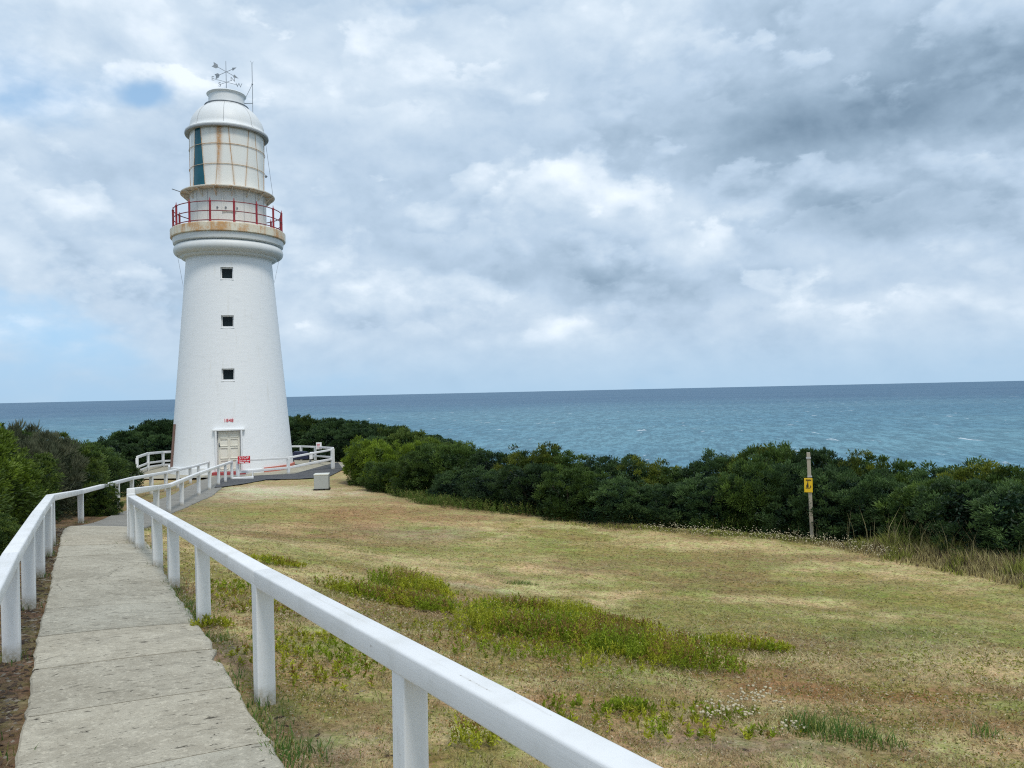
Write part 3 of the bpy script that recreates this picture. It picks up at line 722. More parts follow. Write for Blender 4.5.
tilt_sh = math.atan2(RB - RT, ZT)
yr.rotation_euler = (Matrix.Rotation(radians(DA), 4, 'Z') @ Matrix.Rotation(pi / 2 - tilt_sh, 4, 'X')).to_euler()
# painted plinth band at the foot, right of the door, and the paler skirting
def arc_band(a0, a1, r0, r1, z0, z1, n=24):
    b = MB(); vs = []
    for i in range(n + 1):
        a = a0 + (a1 - a0) * i / n; vs.append([b.bm.verts.new(pol(a, r, z)) for r, z in ((r0, z0), (r0, z1), (r1, z1), (r1, z0))])
    for i in range(n):
        for j in range(4): b.bm.faces.new((vs[i][j], vs[i + 1][j], vs[i + 1][(j + 1) % 4], vs[i][(j + 1) % 4]))
    b.bm.faces.new(vs[0]); b.bm.faces.new(list(reversed(vs[-1])))
    return b
arc_band(28, 86, RB - 0.2, RB + 0.05, -0.3, 0.25).build('plinth', M['plinth_red'], LH)
arc_band(-112, -16, RB - 0.2, RB + 0.07, -0.3, 0.36).build('plinth', M['shaft'], LH)
arc_band(10, 25.8, RB - 0.2, RB + 0.04, -0.3, 0.20).build('plinth', M['shaft'], LH)
# corbelled cornice under the gallery
z8 = ZT
prof = [(RT - 0.25, z8 - 0.05), (RT + 0.015, z8 - 0.02)]
zc0 = H(8.40); prof += [(RT + 0.02, zc0), (RT + 0.10, zc0 + 0.03)]
for i in range(9):       # lower roll
    a = -pi / 2 + pi * 0.5 * i / 8; prof.append((RT + 0.10 + 0.13 * cos(a), zc0 + 0.14 + 0.11 * sin(a)))
prof += [(RT + 0.245, zc0 + 0.155)]
for i in range(13):      # big roll
    a = -pi / 2 + pi * i / 12; prof.append((RT + 0.31 + 0.245 * cos(a), zc0 + 0.43 + 0.26 * sin(a)))
prof += [(RT + 0.42, zc0 + 0.70), (RT + 0.55, zc0 + 0.74), (RT + 0.58, zc0 + 0.90), (RT + 0.58, H(9.41)), (RT - 0.3, H(9.41))]
MB().lathe(prof, 128).build('cornice', M['cornice'], LH, 35)
ZD = H(9.83)
MB().lathe([(1.5, H(9.413)), (2.655, H(9.413)), (2.68, H(9.44)), (2.68, ZD - 0.03), (2.65, ZD), (1.5, ZD)], 128).build('gallery_deck', M['deck_rust'], LH, 35)
# red gallery railing
for k in range(15):
    a = 5.4 + 24 * k; p = MB(); r = 2.53
    p.tube(pol(a, r, ZD), pol(a, r, ZD + 0.10), 0.07, 0.05, 10).tube(pol(a, r, ZD + 0.1), pol(a, r, ZD + 1.0), 0.048, None, 8)
    p.ball(pol(a, r, ZD + 0.53), 0.055).ball(pol(a, r, ZD + 0.97), 0.065).tube(pol(a, r, ZD + 1.0), pol(a, r, ZD + 1.14), 0.03, 0.012, 6)
    p.build('railing_post', M['red'], LH, 40)
for zr in (0.10, 0.53, 0.97): MB().ring(2.53, ZD + zr, 0.023).build('railing_bar', M['redrail'], LH, 60)
# drum below the lantern, with seams, hatch and vent holes
MB().lathe([(1.78, ZD - 0.05), (1.80, ZD), (1.80, ZD + 0.12), (1.78, ZD + 0.14), (1.78, H(11.60))], 96).build('lantern_drum', M['murette'], LH, 35)
for a in (-16, -4, 12): MB().tube(pol(a, 1.76, ZD + 0.85), pol(a, 1.82, ZD + 0.85), 0.045, None, 10).build('vent_hole', M['dark_metal'], LH)
for a in (-52, -31, 23, 44, 66): MB().tube(pol(a, 1.785, ZD + 0.15), pol(a, 1.785, H(11.45)), 0.010, None, 5).build('drum_seam', M['grey_metal'], LH)
hh_ = MB(); hR = rotz(1); hc = pol(1, 1.80, ZD + 1.15)
for ox, oz, sx, sz in ((0, .48, .62, .03), (0, -.48, .62, .03), (-.3, 0, .03, .96), (.3, 0, .03, .96)): hh_.box(hc + hR @ Vector((ox, 0, oz)), (sx, .05, sz), hR, 0.004)
hh_.build('hatch_frame', M['murette'], LH)
# catwalk round the lantern with brackets
ZC = H(11.60)
MB().lathe([(1.6, ZC), (2.18, ZC), (2.20, ZC + 0.02), (2.20, ZC + 0.06), (2.17, ZC + 0.08), (1.6, ZC + 0.10)], 96).build('catwalk', M['catwalk'], LH, 35)
for k in range(16):
    a = 5 + 22.5 * k; b = MB()
    b.tube(pol(a, 1.78, ZC - 0.34), pol(a, 2.12, ZC - 0.02), 0.025, None, 6); b.tube(pol(a, 1.79, ZC - 0.36), pol(a, 1.79, ZC), 0.022, None, 6); b.tube(pol(a, 1.78, ZC - 0.025), pol(a, 2.15, ZC - 0.025), 0.022, None, 6)
    b.build('bracket', M['catwalk'], LH)
sp = MB().tube(pol(-84, 2.1, ZC + 0.05), pol(-88, 2.55, ZC + 0.22), 0.02); sp.build('rod', M['dark_metal'], LH)
# lantern: curtained panes between slanting bars, one clear pane on the left
ZL0, ZL1, RL = ZC + 0.10, H(14.62), 1.735
CENT = [-27 + 45 * k for k in range(8)]
def bar_angles(t):  # t 0 bottom..1 top
    o = []
    for c in CENT: o += [c - (8.5 + 8 * t), c + (8.5 + 8 * t)]
    return o
OPEN_A = (-72 + 8.5, -72 + 16.5); OPEN_B = (-27 - 8.5, -27 - 16.5)    # bottom, top angle of the two bars beside the clear pane
nA_, nZ = 288, 26; V = []; RU = []
ang = np.linspace(-180, 180, nA_ + 1)[:-1]
for j in range(nZ + 1):
    t = j / nZ; z = ZL0 + (ZL1 - ZL0) * t; ba = np.array(bar_angles(t))
    for a in ang:
        dmin = np.abs((ba - a + 180) % 360 - 180).min() * radians(1) * RL
        nearh = min(abs(t - q) for q in (0.37, 0.70)) * 3.0
        streak = 0.35 + 0.9 * float(vnoise(np.array(a * 0.35 + 50), np.array(t * 1.5)))
        ru = np.exp(-dmin / 0.03) * 0.7 * streak + np.exp(-nearh / 0.05) * 0.35 * streak + 0.28 * max(0, t - 0.72) * 3 * streak ** 3
        bx_ = (a + 12.5 + 180) % 360 - 180
        ru += 1.2 * np.exp(-(bx_ / (2.4 + 2.4 * t)) ** 2) * (0.25 + 0.75 * t) * streak
        V.append(pol(a, RL, z)); RU.append(min(ru, 0.95))
Fa = []; FaO = []
for j in range(nZ):
    t = (j + 0.5) / nZ; o0 = OPEN_A[0] + (OPEN_A[1] - OPEN_A[0]) * t; o1 = OPEN_B[0] + (OPEN_B[1] - OPEN_B[0]) * t
    for i in range(nA_):
        f = (j * nA_ + i, j * nA_ + (i + 1) % nA_, (j + 1) * nA_ + (i + 1) % nA_, (j + 1) * nA_ + i)
        (FaO if o0 < ang[i] + 0.6 < o1 else Fa).append(f)
me = np_mesh('lantern_glazing', np.array([tuple(v) for v in V]), Fa, None, True)
at_ = me.attributes.new('rust', 'FLOAT', 'POINT'); at_.data.foreach_set('value', np.array(RU, dtype=np.float32))
glz = link('lantern_glazing', me, M['panes'], LH)
me = np_mesh('lantern_glazing', np.array([tuple(v) for v in V]), FaO, None, True)
bmx = bmesh.new(); bmx.from_mesh(me); bmesh.ops.delete(bmx, geom=[v for v in bmx.verts if not v.link_faces], context='VERTS'); bmx.to_mesh(me); bmx.free()
og = link('lantern_glazing', me, M['teal_glass'], LH); og['label'] = 'clear teal pane of the lantern beside the curtained ones'
gb = MB()
for c in CENT:
    for sgn in (-1, 1):
        gb.tube(pol(c + sgn * 8.5, RL + 0.012, ZL0), pol(c + sgn * 16.5, RL + 0.008, ZL1), 0.013, None, 6)
gb.build('glazing_bar', M['bars'], glz)
gh = MB()
for q in (0.37, 0.70): gh.ring(RL + 0.03, ZL0 + (ZL1 - ZL0) * q, 0.013)
gh.build('glazing_ring', M['bars'], glz)
wp = MB().tube(pol(-54, RL - 0.03, ZL0), pol(-50.5, RL - 0.03, ZL1), 0.022, None, 8)
wp.build('mullion', M['metal_white'], glz)
# roof: eave with ribbed gutter, dome, vent
ZE = H(14.55)
MB().lathe([(1.62, ZE + 0.061), (1.93, ZE + 0.061), (1.95, ZE + 0.075), (1.95, ZE + 0.12), (1.88, ZE + 0.17), (1.62, ZE + 0.2)], 96).build('eave', M['metal_white'], LH, 30)
MB().lathe([(1.60, ZE + 0.01), (1.88, ZE - 0.03), (1.945, ZE - 0.01), (1.96, ZE + 0.03), (1.96, ZE + 0.058), (1.60, ZE + 0.058)], 96).build('gutter', M['grey_metal'], LH, 30)
dp = [(1.86, ZE + 0.16), (1.80, ZE + 0.22)] + [(1.74 * cos(a) ** 0.9, ZE + 0.24 + 1.42 * sin(a)) for a in np.linspace(0.05, 1.12, 16)]
dome = MB().lathe(dp, 96).build('dome', M['dome'], LH, 40)
for k in range(8):
    a = -27 + 22 + 45 * k; rb = MB()
    for (r0, z0), (r1, z1) in zip(dp[1:-1], dp[2:]): rb.tube(pol(a, r0 + 0.004, z0), pol(a, r1 + 0.004, z1), 0.010, None, 5)
    rb.build('seam', M['grey_metal'], dome)
ZV = dp[-1][1]
MB().ring(1.02, ZV - 0.03, 0.032).build('dome_ring', M['dark_metal'], LH, 60)
MB().lathe([(0.80, ZV - 0.1), (0.86, ZV - 0.06), (0.84, ZV + 0.02), (0.84, ZV + 0.48), (0.90, ZV + 0.53), (0.93, ZV + 0.57), (0.89, ZV + 0.61), (0.3, ZV + 0.70), (0.05, ZV + 0.74)], 64).build('vent_cowl', M['dome'], LH, 30)
# weather vane: two crossed arrows over the compass letters
ZM = ZV + 0.70
vn = MB().tube((0, 0, ZM), (0, 0, H(18.38)), 0.022, 0.012, 8).build('weather_vane', M['vane'], LH)
def arrow(a, tilt, z, L, parent):
    b = MB(); R3 = Matrix.Rotation(radians(a), 3, 'Z') @ Matrix.Rotation(radians(tilt), 3, 'Y'); c = Vector((0, 0, z))
    tr = lambda x, zz, y=0: c + R3 @ Vector((x, y, zz))
    b.tube(tr(-L, 0), tr(L * 0.8, 0), 0.014, None, 6)
    for x0, poly in ((0, [(L * 0.62, 0.08), (L * 1.02, 0), (L * 0.62, -0.08)]), (0, [(-L * 0.62, 0), (-L * 0.75, 0.11), (-L * 1.08, 0.13), (-L * 0.98, 0), (-L * 1.08, -0.13), (-L * 0.75, -0.11)])):
        fv = [b.bm.verts.new(tr(x, zz, -0.006)) for x, zz in poly]; bv = [b.bm.verts.new(tr(x, zz, 0.006)) for x, zz in poly]; n = len(poly)
        b.bm.faces.new(fv); b.bm.faces.new(list(reversed(bv)))
        for i in range(n): b.bm.faces.new((fv[i], fv[(i + 1) % n], bv[(i + 1) % n], bv[i]))
    return b.build('arrow', M['vane'], parent)
arrow(12, 21, ZM + 1.08, 0.62, vn); arrow(-38, -12, ZM + 1.06, 0.62, vn)
arms = MB()
arms.tube(pol(-90 + 8, 0.55, ZM + 0.62), pol(90 + 8, 0.55, ZM + 0.50), 0.012, None, 6).tube(pol(38, 0.45, ZM + 0.55), pol(218, 0.45, ZM + 0.55), 0.012, None, 6)
arms.build('compass_arm', M['vane'], vn)
for ch, a, r, zz in (('E', -82, 0.62, ZM + 0.63), ('W', 98, 0.60, ZM + 0.49), ('N', 38, 0.50, ZM + 0.57), ('S', 218, 0.50, ZM + 0.55)):
    tx = text_mesh('compass_letter', ch, 0.30, M['vane'], vn, 0.015); tx.location = pol(a, r, zz); tx.rotation_euler = (pi / 2, 0, 0)
# antenna beside the vent
an = MB(); ax = Vector((1.22, -0.2, 0)); z0 = ZV - 0.25; z1 = H(18.3)
an.tube(ax + Vector((0, 0, z0)), ax + Vector((0, 0, z1)), 0.018, None, 6).tube(ax + Vector((0, 0, ZV + 1.22)), Vector((0.86, 0, ZV + 0.5)), 0.012, None, 5)
an.tube(ax + Vector((0, 0, ZV + 0.26)), Vector((0.84, 0, ZV + 0.28)), 0.02, None, 5).ball(ax + Vector((0, 0, ZV + 1.22)), 0.05)
for q in (-0.07, 0.07): an.tube(ax + Vector((0, 0, z1)), ax + Vector((q, q * .4, z1 + 0.14)), 0.008, None, 4)
an.build('antenna', M['vane'], LH)
# brown downpipe, earth wires
dpb = MB(); zt = H(height_at(175, 423, 38))
dpb.tube(pol(-71, RB + 0.03, 0.30), pol(-71, rad(zt) + 0.05, zt), 0.055, None, 8)
for q in (0.2, 0.5, 0.8): dpb.tube(pol(-71, rad(zt * q) - 0.02, zt * q), pol(-71, rad(zt * q) + 0.09, zt * q), 0.03, None, 6)
dpb.build('downpipe', M['brown_pipe'], LH)
for a_, b_, r_ in ((pol(-82, 2.42, H(8.9)), pol(-84, rad(H(7.1)) + 0.02, H(7.1)), 0.006), (pol(80, 2.42, H(8.8)), pol(84, rad(H(7.4)) + 0.02, H(7.4)), 0.006), (pol(82, RL + 0.06, ZE), pol(84, 2.12, ZC + 0.1), 0.008)):
    MB().tube(a_, b_, r_, None, 4).build('earth_wire', M['dark_metal'], LH)
MB().tube(pol(76, RL + 0.06, ZL0 + 0.9), pol(76, RL + 0.14, ZL0 + 0.98), 0.05, None, 6).build('lamp_fitting', M['dark_metal'], LH)

# ------------------------------------------------------------------ fences
def fence(name, feet, top, label, cat='fence', rw=0.10, rh=0.09, pw=0.10, span=2, extra=None, group=None, caps=(), breaks=None):
    feet = [np.array(f, float) for f in feet]; top = [top] * len(feet) if not hasattr(top, '__len__') else list(top)
    brk = list(range(len(feet))) if breaks is None else breaks
    for i_, j_ in zip(brk[:-1], brk[1:]):                     # posts between two rail ends stand under the straight rail
        a_, b_ = feet[i_], feet[j_]; d_ = b_[:2] - a_[:2]
        for q in range(i_ + 1, j_):
            t_ = float(np.dot(feet[q][:2] - a_[:2], d_) / np.dot(d_, d_)); xy = a_[:2] + d_ * t_; zt_ = (a_[2] + top[i_]) * (1 - t_) + (b_[2] + top[j_]) * t_
            feet[q] = np.array([xy[0], xy[1], float(G(xy[0], xy[1]))]); top[q] = zt_ - feet[q][2]
    root = empty(name, (feet[0][0], feet[0][1], feet[0][2])); tag(root, label, cat, group); o = Vector(root.location)
    tops = top
    tp = [Vector((f[0], f[1], f[2] + t)) - o for f, t in zip(feet, tops)]
    rr = np.random.default_rng(len(feet))
    for i, f in enumerate(feet):
        a = feet[max(i - 1, 0)]; b = feet[min(i + 1, len(feet) - 1)]; ang_ = atan2(b[1] - a[1], b[0] - a[0])
        b_ = MB(); h = tops[i] - rh + 0.02 if i not in caps else tops[i] + 0.02
        Rz = Matrix.Rotation(ang_ + rr.normal(0, 0.03), 3, 'Z') @ Matrix.Rotation(rr.normal(0, 0.008), 3, 'X')
        b_.box(Vector((0, 0, (h - 0.25) / 2)), (pw, pw, h + 0.25), None, 0.006, 2)
        po = b_.build('post', M['post_white'], root); po.location = Vector(f) - o; po.rotation_euler = Rz.to_euler()
    def rails(pts, wd, ht, n):
        for i, j in zip(brk[:-1], brk[1:]):
            a, b = pts[i], pts[j]; dv = (b - a).normalized(); e = 0.035
            a2 = a - dv * (e if i == 0 else 0.012) - Vector((0, 0, ht / 2)); b2 = b + dv * (e if j == len(pts) - 1 else 0.002) - Vector((0, 0, ht / 2 + 0.001 * (i % 3)))
            ro = MB().box((0, 0, 0), (wd, (b2 - a2).length, ht), None, 0.012, 3).build('rail', M['rail_white'], root, 40)
            sx = dv.cross(Vector((0, 0, 1))).normalized(); ro.rotation_euler = Matrix((sx, dv, sx.cross(dv))).transposed().to_euler(); ro.location = (a2 + b2) / 2
    rails(tp, rw, rh, span)
    if extra:
        for hs, wd, ht in extra:
            pts = [Vector((f[0], f[1], f[2] + h)) - o for f, h in zip(feet, hs)]; rails(pts, wd, ht, 1)
    return root
RIGHT = [ground_pt(*p) for p in [(265, 703), (204, 624.5), (174, 587), (156, 569), (144, 551), (133.5, 545)]]
dv = RIGHT[0] - RIGHT[1]; dv[2] = 0; dv /= np.linalg.norm(dv)
pre = []
tgt = [np.array([ray(408, 655)[0] * 2.79, 2.79])]
p1 = tgt[0]; dd = (p1 - RIGHT[0][:2]); dd = dd / np.linalg.norm(dd)
exit_pt = np.array([ray(580, 742)[0] * 2.02, 2.02]); dd2 = (exit_pt - p1) / np.linalg.norm(exit_pt - p1)
A_ = RIGHT[0][:2]; dl = exit_pt - A_; dl /= np.linalg.norm(dl); kx = ray(408, 655)[0]
tp_ = (A_[0] - kx * A_[1]) / (kx * dl[1] - dl[0]); p1 = A_ + dl * tp_
for q in (p1 + dl * 4.8, p1 + dl * 3.2, p1 + dl * 1.6, p1):
    pre.append(np.array([q[0], q[1], float(G(q[0], q[1]))]))
fence('handrail_fence', pre + RIGHT, [0.90 - float(pre[0][2]), 0.815, 0.815, 0.815, 0.765, 0.725, 0.685, 0.67, 0.65, 0.64], 'long white timber handrail along the right edge of the concrete path, closest to the viewer', 'fence', 0.105, 0.095, 0.10, 2, breaks=[0, 4, 6, 9])
RFAR = [RIGHT[-1] + np.array([-0.10, 0.16, 0.0])] + [ground_pt(*p) for p in [(150, 527), (169, 513), (186, 506), (199, 495.6), (209.6, 490), (218.6, 485.3), (225.5, 482.5), (232, 479.6)]]
RFAR[0][2] = float(G(RFAR[0][0], RFAR[0][1]))
RT_ = [0.725, 0.70, 0.69, 0.70, 0.72, 0.74, 0.76, 0.78, 0.79]
_a, _b, _c = RFAR[0], RFAR[1], RFAR[2]; _t = np.linalg.norm(_b[:2] - _a[:2]) / np.linalg.norm(_c[:2] - _a[:2])
RT_[1] = (_a[2] + RT_[0]) * (1 - _t) + (_c[2] + RT_[2]) * _t - _b[2]
fence('handrail_fence', RFAR, RT_, 'white handrail on the lawn side, from the path bend to the lighthouse door', 'fence', 0.10, 0.09, 0.10, 2, breaks=[0, 2, 4, 6, 8])
LEFT = [ground_pt(*p) for p in [(12, 660), (29, 608), (39, 577), (46, 556), (51, 545), (81, 523), (110, 508), (132, 500), (151, 495), (166, 491.5), (179, 488), (190.5, 483.5), (199, 480.5), (209, 476.5)]]
dv = LEFT[0] - LEFT[2]; dv[2] = 0; dv /= np.linalg.norm(dv); preL = []
for q in (4.8, 3.2, 1.6):
    p = LEFT[0] + dv * q; p[2] = float(G(p[0], p[1])); preL.append(p)
fence('handrail_fence', preL + LEFT, [0.71] * 4 + [0.69, 0.67, 0.65, 0.64, 0.63, 0.64, 0.65, 0.66, 0.67, 0.68, 0.68, 0.68, 0.68], 'white handrail on the shrub side of the path, running on to the lighthouse', 'fence', 0.10, 0.085, 0.10, 2, breaks=[0, 3, 5, 7, 8, 10, 12, 14, 16])
def feet(lst): return [ground_pt(*p) for p in lst]
FA = feet([(238, 478.5), (288.5, 474.5)]); FC = ground_pt(332.5, 469.5)
FD = spot(314, 42.0); FE = spot(300, 43.0); FF = spot(287, 43.2)
ENC = FA + [FC]
fence('enclosure_fence', ENC, [0.80, 0.80, 1.0], 'white two-rail fence in front of the lighthouse base running right to a tall corner post', 'fence', 0.07, 0.09, 0.11, 1, [([0.32, 0.36, 0.56], 0.05, 0.11)], caps=(2,))
c2 = FC + np.array([0.02, 0.14, 0]); 
fence('enclosure_fence', [c2, FD, FE, FF], [1.06, 0.86, 0.86, 0.86], 'white rail fence behind the right side of the lighthouse against dark shrubs', 'fence', 0.07, 0.10, 0.11, 1, [([0.62, 0.36, 0.25, 0.2], 0.05, 0.09)])
LB = [spot(136, 36.0), spot(147, 38.0), spot(162, 40.5), spot(180, 41.5)]
ltop = [height_at(px, py, y) - f[2] for (px, py, y), f in zip([(138, 456, 36.0), (147, 452.3, 38.0), (162, 451, 40.5), (180, 450.3, 41.5)], LB)]
fence('enclosure_fence', LB, ltop, 'white rail fence behind the left side of the lighthouse, partly hidden by shrubs', 'fence', 0.07, 0.12, 0.11, 1, [([t - 0.48 for t in ltop], 0.05, 0.10), ([t - 0.68 for t in ltop], 0.05, 0.10)])

# ------------------------------------------------------------------ signs and small things
def face_rot(x, y): return atan2(-x, y)          # turns local -Y to the viewer's side of the place
p = FA[0]; sg = empty('warning_sign', (p[0] + 0.30, p[1] - 0.09, p[2] + 0.80), face_rot(p[0], p[1]) + 0.05)
tag(sg, 'small red sign reading STOP on the white fence beside the lighthouse door', 'sign')
MB().box((0, 0, 0), (0.50, 0.02, 0.31), None, 0.004).build('sign_plate', M['sign_red'], sg)
tx = text_mesh('lettering', 'STOP', 0.165, M['sign_white'], sg, 0.006); tx.location = (0, -0.014, 0.075); tx.rotation_euler = (pi / 2, 0, 0)
tl = MB()
for (x0, x1, z) in ((-0.21, -0.06, -0.045), (-0.03, 0.08, -0.045), (0.11, 0.22, -0.045), (-0.18, 0.0, -0.115), (0.04, 0.19, -0.115)): tl.box(((x0 + x1) / 2, -0.012, z), (x1 - x0, 0.006, 0.03))
tl.build('lettering', M['sign_white'], sg)
p = FD + (FC - FD) * 0.28; zt = p[2] + 0.95
ns = empty('notice_sign', (p[0], p[1] - 0.10, zt), face_rot(p[0], p[1])); tag(ns, 'small white notice with pink marks fixed on the far white fence right of the lighthouse', 'sign')
MB().box((0, 0, 0), (0.28, 0.02, 0.36), None, 0.004).build('sign_plate', M['sign_white'], ns)
MB().box((-0.02, -0.013, 0.06), (0.16, 0.006, 0.10), None, 0.002).box((0.0, -0.013, -0.05), (0.20, 0.006, 0.025)).box((0.0, -0.013, -0.11), (0.18, 0.006, 0.025)).build('pictogram', M['sign_pink'], ns)

p = ground_pt(320, 490.5); ub = empty('utility_box', (p[0], p[1] + 0.3, p[2]), face_rot(p[0], p[1]) - 0.12); tag(ub, 'squat grey service box with pale lid standing on the dry lawn near the forecourt', 'utility box')
MB().box((0, 0, 0.25), (0.52, 0.46, 0.58), None, 0.015, 2).build('cabinet', M['box_side'], ub)
MB().box((0, 0, 0.565), (0.54, 0.48, 0.05), None, 0.015, 2).build('lid', M['box_top'], ub)
MB().box((0, 0, 0.01), (0.57, 0.51, 0.08), None, 0.01).build('footing', M['apron'], ub)

p = spot(299, 39.6); nb = empty('covered_seat', (p[0], p[1], p[2]), 0.15); tag(nb, 'low dark navy covered seat with one white end behind the fence right of the lighthouse', 'bench')
b = MB()
prf = [(-0.45, 0.30), (0.42, 0.30), (0.46, 0.36), (0.36, 0.66), (-0.28, 0.70), (-0.42, 0.60)]
fv = [b.bm.verts.new((x, -0.3, z)) for x, z in prf]; bv = [b.bm.verts.new((x, 0.3, z + 0.02)) for x, z in prf]
b.bm.faces.new(fv); b.bm.faces.new(list(reversed(bv)))
for i in range(len(prf)): b.bm.faces.new((fv[i], fv[(i + 1) % 6], bv[(i + 1) % 6], bv[i]))
bmesh.ops.bevel(b.bm, geom=list(b.bm.edges), offset=0.03, segments=2, affect='EDGES')
b.build('cover', M['navy'], nb)
MB().box((0.56, 0, 0.47), (0.16, 0.5, 0.34), None, 0.02, 2).build('end_panel', M['trim_white'], nb)
for x in (-0.36, 0.5):
    for y in (-0.2, 0.2): MB().box((x, y, 0.16), (0.06, 0.06, 0.36), None, 0.005).build('leg', M['dark_metal'], nb)

p = ground_pt(243, 479.3); st = empty('boot_scraper', (p[0], p[1], p[2]), face_rot(p[0], p[1])); tag(st, 'low white slab with a short upright on the bitumen below the red sign', 'slab')
MB().box((0, 0, 0.05), (0.85, 0.24, 0.10), None, 0.01).build('slab', M['trim_white'], st)
MB().tube((0.38, 0, 0.1), (0.40, 0, 0.34), 0.03, None, 8).build('upright', M['trim_white'], st)

# marker pole with yellow warning plate
p = ground_pt(811.5, 539); hp = height_at(809.5, 452.5, p[1]) - p[2]
mp = empty('marker_pole', tuple(p), face_rot(p[0], p[1])); tag(mp, 'thin weathered timber pole carrying a yellow warning plate at the edge of the lawn', 'marker pole')
b = MB().box((0, 0, hp / 2 - 0.2), (0.078, 0.06, hp + 0.4), Matrix.Rotation(radians(-1.0), 3, 'Y'), 0.01, 2); b.build('pole', M['wood_grey'], mp)
zs = height_at(810, 485, p[1]) - p[2]
MB().box((-0.036, -0.052, zs), (0.175, 0.012, 0.315), None, 0.003).build('sign_plate', M['sign_yellow'], mp)
pc = MB(); pc.box((-0.03, -0.061, zs + 0.115), (0.11, 0.006, 0.022))
pc.box((-0.045, -0.061, zs + 0.055), (0.014, 0.006, 0.085)); pc.box((-0.055, -0.061, zs - 0.015), (0.045, 0.006, 0.055)).ball((-0.05, -0.061, zs + 0.03), 0.018, 1, (1, 0.2, 1))
pc.box((-0.05, -0.061, zs - 0.06), (0.085, 0.006, 0.016)); pc.box((0.012, -0.061, zs - 0.03), (0.016, 0.006, 0.05)); pc.build('pictogram', M['sign_black'], mp)
MB().box((-0.005, -0.005, zs + 0.19), (0.10, 0.09, 0.03), None, 0.004).build('bracket', M['grey_metal'], mp)
MB().box((-0.02, -0.005, hp - 0.12), (0.10, 0.08, 0.04), None, 0.004).build('bracket', M['grey_metal'], mp)

